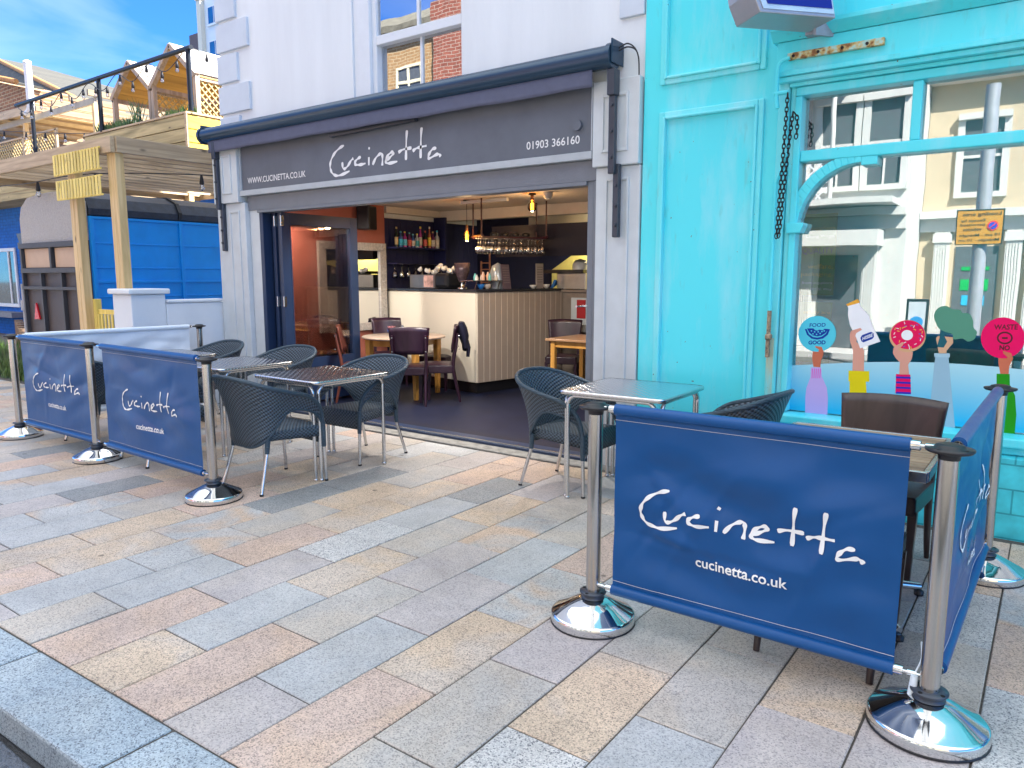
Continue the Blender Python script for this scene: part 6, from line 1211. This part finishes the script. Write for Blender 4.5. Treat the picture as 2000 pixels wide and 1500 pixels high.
# upper pergola with pale rafters and lattice fence
UP = thing('upper_pergola', 'pale open pergola roof in front of the brick house', 'pergola', (-21, 9.5, 4.4)); PALEW = M('pale_painted_timber', (.40, .37, .31), .6, var=.1)
m_ = MB(); m_.bar((-24.5, 9.9, 6.55), (-18.2, 9.9, 5.62), .06, .13) if False else m_.box((-25.5, 8.60, 5.50), (-18.0, 8.66, 5.64)); m_.box((-25.5, 11.2, 5.50), (-18.0, 11.26, 5.64)); obj('beam', m_, PALEW, UP)
m_ = MB()
for k in range(9): x = -25.2 + k * .9; m_.box((x, 8.45, 5.645), (x + .07, 11.5, 5.77))
obj('rafter', m_, wood('rafter_wood', (.20, .14, .08), (.30, .22, .14), 'Y'), UP)
for x in (-25.4, -21.8, -18.1):
    m_ = MB(); m_.box((x, 8.58, 4.3), (x + .1, 8.68, 5.5)); obj('post', m_, PINEZ, UP); m_ = MB(); m_.box((x, 11.18, 4.3), (x + .1, 11.28, 5.5)); obj('post', m_, PINEZ, UP)
LT_ = thing('lattice_fence', 'diagonal lattice fence on the deck below the brick house', 'fence', (-22, 8.9, 4.4)); m_ = MB(); lattice(m_, (-26.5, 8.35, 4.40), (1, 0, 0), 7.0, .62, .14, .025); obj('lattice', m_, LATW, LT_); m_ = MB()
for x in (-26.5, -23.2, -21.2, -19.4): m_.box((x, 8.30, 4.40), (x + .08, 8.345, 5.06))
m_.box((-26.5, 8.30, 5.03), (-19.3, 8.342, 5.07)); obj('frame', m_, PINEX, LT_)
# brick house with slate roof
HB = thing('brick_house', 'old brown brick house with a grey slate roof at the far left', 'house', (-32, 16, 0)); BRK = brick('brown_brick', (.20, .09, .045), (.30, .15, .07), (.42, .33, .20), 'XZ', 1, .25, .085, .012)
BRK2 = brick('slate_courses', (.05, .048, .040), (.075, .07, .055), (.025, .025, .02), 'XZ', 1, .34, .24, .012, .7, .4)
m_ = MB(); m_.box((-50, 12.3, 0), (-23.8, 24, 6.26)); obj('wall', m_, BRK, HB)
m_ = MB(); m_.add([(-52, 12, 6.27), (-23.5, 12, 6.27), (-52, 15.8, 13.0), (-43.4, 15.8, 12.35), (-23.5, 24.3, 6.27), (-52, 24.3, 6.27), (-43.4, 18, 12.35), (-52, 18, 12.6)], [(0, 1, 3, 2), (1, 4, 6, 3), (2, 3, 6, 7), (7, 6, 4, 5), (0, 5, 4, 1)]); obj('roof', m_, BRK2, HB)
m_ = MB(); m_.tube([(-23.5, 12, 6.3), (-43.4, 15.8, 12.4), (-52, 15.8, 13.05)], .10, 8); obj('ridge_tiles', m_, M('orange_ridge_tiles', (.42, .20, .06), .7, var=.3, scale=9), HB)
WG2 = thing('white_flue', 'white painted flue pipe rising by the slate roof', 'pipe', (-20.9, 8.45, 5.5)); m_ = MB(); m_.tube([(-20.9, 8.45, 5.75), (-20.9, 8.45, 6.80)], .085, 14); m_.tube(spline([(-20.9, 8.45, 5.8), (-20.95, 8.44, 5.68), (-21.1, 8.43, 5.62)], 4), .085, 14); obj('pipe', m_, WHITE2, WG2); m_ = MB(); m_.lathe([(.095, 0), (.095, .05), (.04, .08)], (-20.9, 8.45, 6.79), 14); obj('cowl', m_, WHITE2, WG2)
EX = thing('eaves_porch', 'brick lean-to with a brown timber gutter board at the far left', 'lean-to', (-24, 9, 4)); m_ = MB(); m_.prism([(-28, 5.7), (-21.3, 5.7), (-21.3, 6.28), (-28, 7.84)], lambda a, b: (a, 8.52, b), lambda a, b: (a, 11, b)); obj('wall', m_, BRK, EX); m_ = MB(); m_.bar((-27.0, 8.42, 5.86), (-20.95, 8.42, 5.70), .06, .20); obj('gutter_board', m_, PINEX, EX); m_ = MB(); m_.add([(-30, 8.3, 8.4), (-21.2, 8.3, 6.33), (-21.2, 8.9, 6.33), (-30, 8.9, 8.4)], [(0, 1, 2, 3)]); obj('roof', m_, BRK2, EX, solid=.06); m_ = MB(); m_.tube([(-30, 8.27, 8.45), (-21.15, 8.27, 6.37)], .06, 8); obj('verge', m_, bpy.data.materials['orange_ridge_tiles'], EX)
# apartment block far behind
AB = thing('apartment_block', 'tall pale apartment block with pairs of blue windows far behind', 'building', (-60, 42, 0)); APW = M('pale_block_render', (.60, .64, .68), .7, var=.03, scale=.5)
m_ = MB(); m_.box((-62.7, 40, 0), (-48, 52, 25.9)); obj('wall', m_, APW, AB); m_ = MB(); m_.box((-63.3, 39.6, 0), (-62.71, 41, 25.6)); m_.box((-63.35, 39.5, 25.61), (-62.65, 41.2, 25.9)); obj('corner_pier', m_, M('cream_render', (.60, .55, .45), .7, var=.03), AB); m_ = MB(); m_.box((-70.2, 43, 0), (-67.0, 50, 24.8)); obj('rear_wing', m_, M('dark_brown_wing', (.10, .07, .07), .7), AB)
for z in (20.6, 23.45, 17.7):
    for x in (-62.15, -58.5): 
        m_ = MB(); m_.box((x, 39.93, z), (x + 1.75, 39.99, z + 1.55)); wo = obj('window', m_, WHITE2, AB)
        for q in (0, .85): m_ = MB(); m_.box((x + .1 + q, 39.915, z + .1), (x + .85 + q, 39.929, z + 1.42)); obj('pane', m_, M('blue_pane', (.01, .10, .26), .15, var=.2, scale=1, bump=0) if 'blue_pane' not in bpy.data.materials else bpy.data.materials['blue_pane'], wo)
        m_ = MB(); m_.box((x - .05, 39.85, z - .12), (x + 1.8, 39.99, z - .003)); obj('sill', m_, WHITE2, wo)
# ---------------- across the street (seen in the window reflections) ----------------
CRW = M('cream_street_render', (.46, .37, .25), .8, var=.06, scale=1.5, bump=.05); OW = M('white_stucco', (.50, .49, .46), .7, var=.05)
def street_house(name, lab, x0, x1, y, H, mat, wins, doors, cat='building', extra=None):
    t = thing(name, lab, cat, ((x0 + x1) / 2, y, 0)); m_ = MB(); m_.box((x0, y - 8, -.13), (x1, y, H)); obj('wall', m_, mat, t)
    m_ = MB(); m_.box((x0, y + .001, H - .35), (x1, y + .35, H)); m_.box((x0, y + .001, 2.95), (x1, y + .30, 3.12)); m_.box((x0, y + .001, 2.65), (x1, y + .12, 2.948)); obj('cornice', m_, OW, t)
    m_ = MB(); m_.prism([(y + .3, H + .01), (y - 4.2, H + 5.2), (y - 8, H + .01)], lambda a, b: (x0, a, b), lambda a, b: (x1, a, b)); obj('roof', m_, M('street_slate', (.05, .055, .05), .8, var=.4, scale=2) if 'street_slate' not in bpy.data.materials else bpy.data.materials['street_slate'], t)
    for a, b, c_, d in wins:
        m_ = MB(); m_.box((a - .14, y + .002, c_ - .12), (b + .14, y + .10, c_)); m_.box((a - .14, y + .002, d), (b + .14, y + .16, d + .14)); m_.box((a - .14, y + .002, c_ + .001), (a, y + .08, d - .001)); m_.box((b, y + .002, c_ + .001), (b + .14, y + .08, d - .001)); m_.box((a, y + .002, (c_ + d) / 2 - .03), (b, y + .05, (c_ + d) / 2 + .03)); m_.box(((a + b) / 2 - .02, y + .002, c_), ((a + b) / 2 + .02, y + .045, (c_ + d) / 2 - .031)); wo = obj('window', m_, OW, t)
        m_ = MB(); m_.box((a, y + .001, c_), (b, y + .015, d)); obj('pane', m_, M('dark_pane', (.09, .10, .11), .08, bump=0) if 'dark_pane' not in bpy.data.materials else bpy.data.materials['dark_pane'], wo)
    for a, b, d in doors:
        m_ = MB(); m_.box((a, y + .002, 0), (b, y + .03, d)); do = obj('door', m_, bpy.data.materials['dark_pane'] if 'dark_pane' in bpy.data.materials else BLACKP, t)
        m_ = MB()
        for q in (a - .42, b + .12):
            m_.box((q, y + .002, 0), (q + .30, y + .16, 2.64)); m_.box((q - .03, y + .003, 2.40), (q + .33, y + .2, 2.60))
            for k in range(5): m_.box((q + .03 + k * .052, y + .16, .3), (q + .055 + k * .052, y + .175, 2.35))
        obj('pilaster', m_, OW, t)
    return t
CSH = street_house('cream_terrace', 'cream rendered terrace across the street with white fluted pilasters', -2.75, 12, -9, 6.3, CRW, [(-2.0, -1.25, 3.5, 5.1), (.6, 1.4, 3.5, 5.1), (3.4, 4.2, 3.5, 5.1)], [(-2.0, -1.15, 2.3), (-.2, 2.2, 2.4), (3.4, 4.4, 2.3)])
m_ = MB(); m_.box((-1.85, -8.965, 1.3), (-1.3, -8.955, 1.55)); m_.box((-1.85, -8.965, 1.75), (-1.3, -8.955, 1.83)); obj('green_notice', m_, M('green_notice', (.0, .30, .05), .4), CSH); m_ = MB(); m_.box((-1.8, -8.965, .95), (-1.35, -8.955, 1.18)); obj('blue_notice', m_, M('blue_notice', (.02, .30, .5), .4), CSH)
WSH = street_house('white_shop', 'white stucco corner shop across the street with projecting balconies', -7.6, -2.76, -7, 6.6, OW, [(-4.6, -3.9, 3.6, 5.4), (-3.6, -2.95, 3.6, 5.4)], [(-4.5, -3.7, 2.1), (-6.9, -5.4, 2.2)])
m_ = MB(); m_.box((-7.6, -6.99, 2.30), (-3.2, -6.25, 2.62)); m_.box((-7.7, -6.99, 3.14), (-2.9, -5.95, 3.26)); obj('balcony', m_, OW, WSH); m_ = MB(); lattice(m_, (-7.4, -6.0, 3.28), (1, 0, 0), 3.2, .8, .22, .03); m_.box((-7.5, -6.03, 4.08), (-4.1, -5.97, 4.13)); obj('balustrade', m_, WHITE2, WSH)
for x in (-5.9, -4.15): m_ = MB(); m_.tube([(x, -6.05, 3.27), (x, -6.05, 5.9)], .05, 10); obj('column', m_, OW, WSH)
m_ = MB(); m_.box((-7.7, -6.99, 5.7), (-4.0, -5.9, 5.85)); obj('canopy', m_, LGREY, WSH)
m_ = MB(); m_.box((-5.35, -6.97, .35), (-4.75, -6.95, 2.15)); obj('green_poster', m_, M('green_shop_poster', (.06, .36, .02), .5), WSH)
GSH = street_house('pink_shop', 'narrow pink and green shop across the street', -12, -7.61, -7.3, 6.0, M('pink_render', (.55, .30, .40), .8), [(-9, -8.2, 3.6, 5.2), (-11, -10.2, 3.6, 5.2)], [(-9.6, -8.4, 2.3)])
BSH = thing('brick_terrace', 'tall red and buff brick terrace across the street with casement windows', 'building', (-18, -9, 0)); BKO = brick('buff_brick_opposite', (.28, .16, .07), (.34, .20, .09), (.42, .33, .20), 'XZ', 1, .32, .11, .014); BKR = brick('red_brick_opposite', (.20, .055, .035), (.26, .08, .05), (.34, .25, .20), 'XZ', 1, .32, .11, .014)
m_ = MB(); m_.box((-34, -17, -.13), (-18.0, -9, 10.2)); obj('wall', m_, BKO, BSH); m_ = MB(); m_.box((-17.999, -16, -.13), (-12.3, -8.7, 10.8)); obj('red_wall', m_, BKR, BSH); m_ = MB(); m_.prism([(-9, 10.201), (-8.7, 10.201), (-8.7, 10.4), (-13, 12.6), (-17, 10.201)], lambda a, b: (-34, a, b), lambda a, b: (-18.0, a, b)); obj('roof', m_, M('mossy_roof', (.14, .13, .10), .9, var=.4, scale=4), BSH)
for x0, x1, z0, z1 in ((-20.1, -18.7, 6.9, 9.1), (-26, -24.2, 6.9, 9.1), (-20.1, -18.7, 3, 5.2), (-26, -24.2, 3, 5.2)):
    m_ = MB(); f_ = .1
    m_.box((x0, -8.999, z0), (x1, -8.94, z0 + f_)); m_.box((x0, -8.999, z1 - f_), (x1, -8.94, z1)); m_.box((x0, -8.999, z0 + f_ + .001), (x0 + f_, -8.94, z1 - f_ - .001)); m_.box((x1 - f_, -8.999, z0 + f_ + .001), (x1, -8.94, z1 - f_ - .001)); m_.box((x0 + f_, -8.999, z1 - .62), (x1 - f_, -8.945, z1 - .52)); m_.box(((x0 + x1) / 2 - .05, -8.998, z0 + f_), ((x0 + x1) / 2 + .05, -8.946, z1 - f_)); wo = obj('window', m_, M('cream_casement', (.66, .60, .42), .5) if 'cream_casement' not in bpy.data.materials else bpy.data.materials['cream_casement'], BSH, bevel=.01)
    m_ = MB(); m_.box((x0 + f_, -8.9995, z0 + f_), (x1 - f_, -8.98, z1 - f_)); obj('pane', m_, bpy.data.materials['dark_pane'], wo)
fp = MB(); fp.box((-40, -12, -.128), (14, -5.6, -.01)); tag(obj('far_pavement', fp, M('far_paving', (.34, .33, .32), .8)), 'pavement on the far side of the street', None, kind='structure')
# loading sign on its post
LS = thing('loading_sign', 'yellow loading area sign on a grey post across the road', 'sign', (-1.08, -3.0, 0)); m_ = MB(); m_.tube([(-1.08, -3.06, -.13), (-1.08, -3.06, 4.6)], .105, 18); obj('post', m_, M('grey_post', (.33, .34, .37), .5, .3), LS)
m_ = MB(); m_.box((-1.42, -2.945, 2.12), (-.78, -2.93, 2.66)); SP_ = obj('plate', m_, M('sign_yellow', (.50, .24, .02), .5, bump=0, var=.03), LS, bevel=.004); m_ = MB()
for a, b in (((-1.425, -2.935, 2.115), (-.775, -2.926, 2.13)), ((-1.425, -2.935, 2.65), (-.775, -2.926, 2.665)), ((-1.425, -2.934, 2.131), (-1.41, -2.926, 2.649)), ((-.79, -2.934, 2.131), (-.775, -2.926, 2.649))): m_.box(a, b)
obj('border', m_, BLACKP, SP_); m_ = MB()
for s, x, z, w_ in (('Loading area', -.82, 2.56, .52), ('Except by', -1.03, 2.475, .33), ('permitted', -1.03, 2.41, .33), ('vehicles', -1.06, 2.345, .26), ('10 pm - Midnight', -.82, 2.245, .55), ('Midnight - 10 am', -.82, 2.165, .55)): put_text(m_, s, w_, lambda a, b, x=x, z=z: (x - a, -2.924, z + b), h=.062 if s[0] == 'L' else .050, bold=.008)
obj('lettering', m_, BLACKP, SP_, fixn=False)
m_ = MB(); m_.tube([(-.92, -2.929, 2.41), (-.92, -2.922, 2.41)], .075, 28); obj('roundel', m_, M('roundel_red', (.7, .02, .02), .4, bump=0), SP_); m_ = MB(); m_.tube([(-.92, -2.925, 2.41), (-.92, -2.919, 2.41)], .056, 28); obj('roundel_centre', m_, M('roundel_blue', (.02, .05, .45), .4, bump=0), SP_); m_ = MB(); m_.bar((-.96, -2.917, 2.37), (-.88, -2.917, 2.45), .014, .004, up=(0, 1, 0)); obj('roundel_bar', m_, bpy.data.materials['roundel_red'], SP_)
AS = thing('pavement_board', 'blue and white pavement board across the street', 'board', (-2.3, -6.6, 0)); m_ = MB(); m_.box((-2.58, -6.62, .1), (-2.16, -6.58, 1.15)); obj('frame', m_, BLACKP, AS, bevel=.03); m_ = MB(); m_.box((-2.53, -6.578, .16), (-2.21, -6.57, 1.09)); obj('poster', m_, LGREY, AS); m_ = MB(); m_.tube([(-2.37, -6.57, .65), (-2.37, -6.56, .65)], .13, 24); obj('poster_disc', m_, M('poster_blue', (.02, .20, .45), .5), AS)
# drop the builder's private notes
for o in bpy.data.objects:
    if '_o' in o: del o['_o']
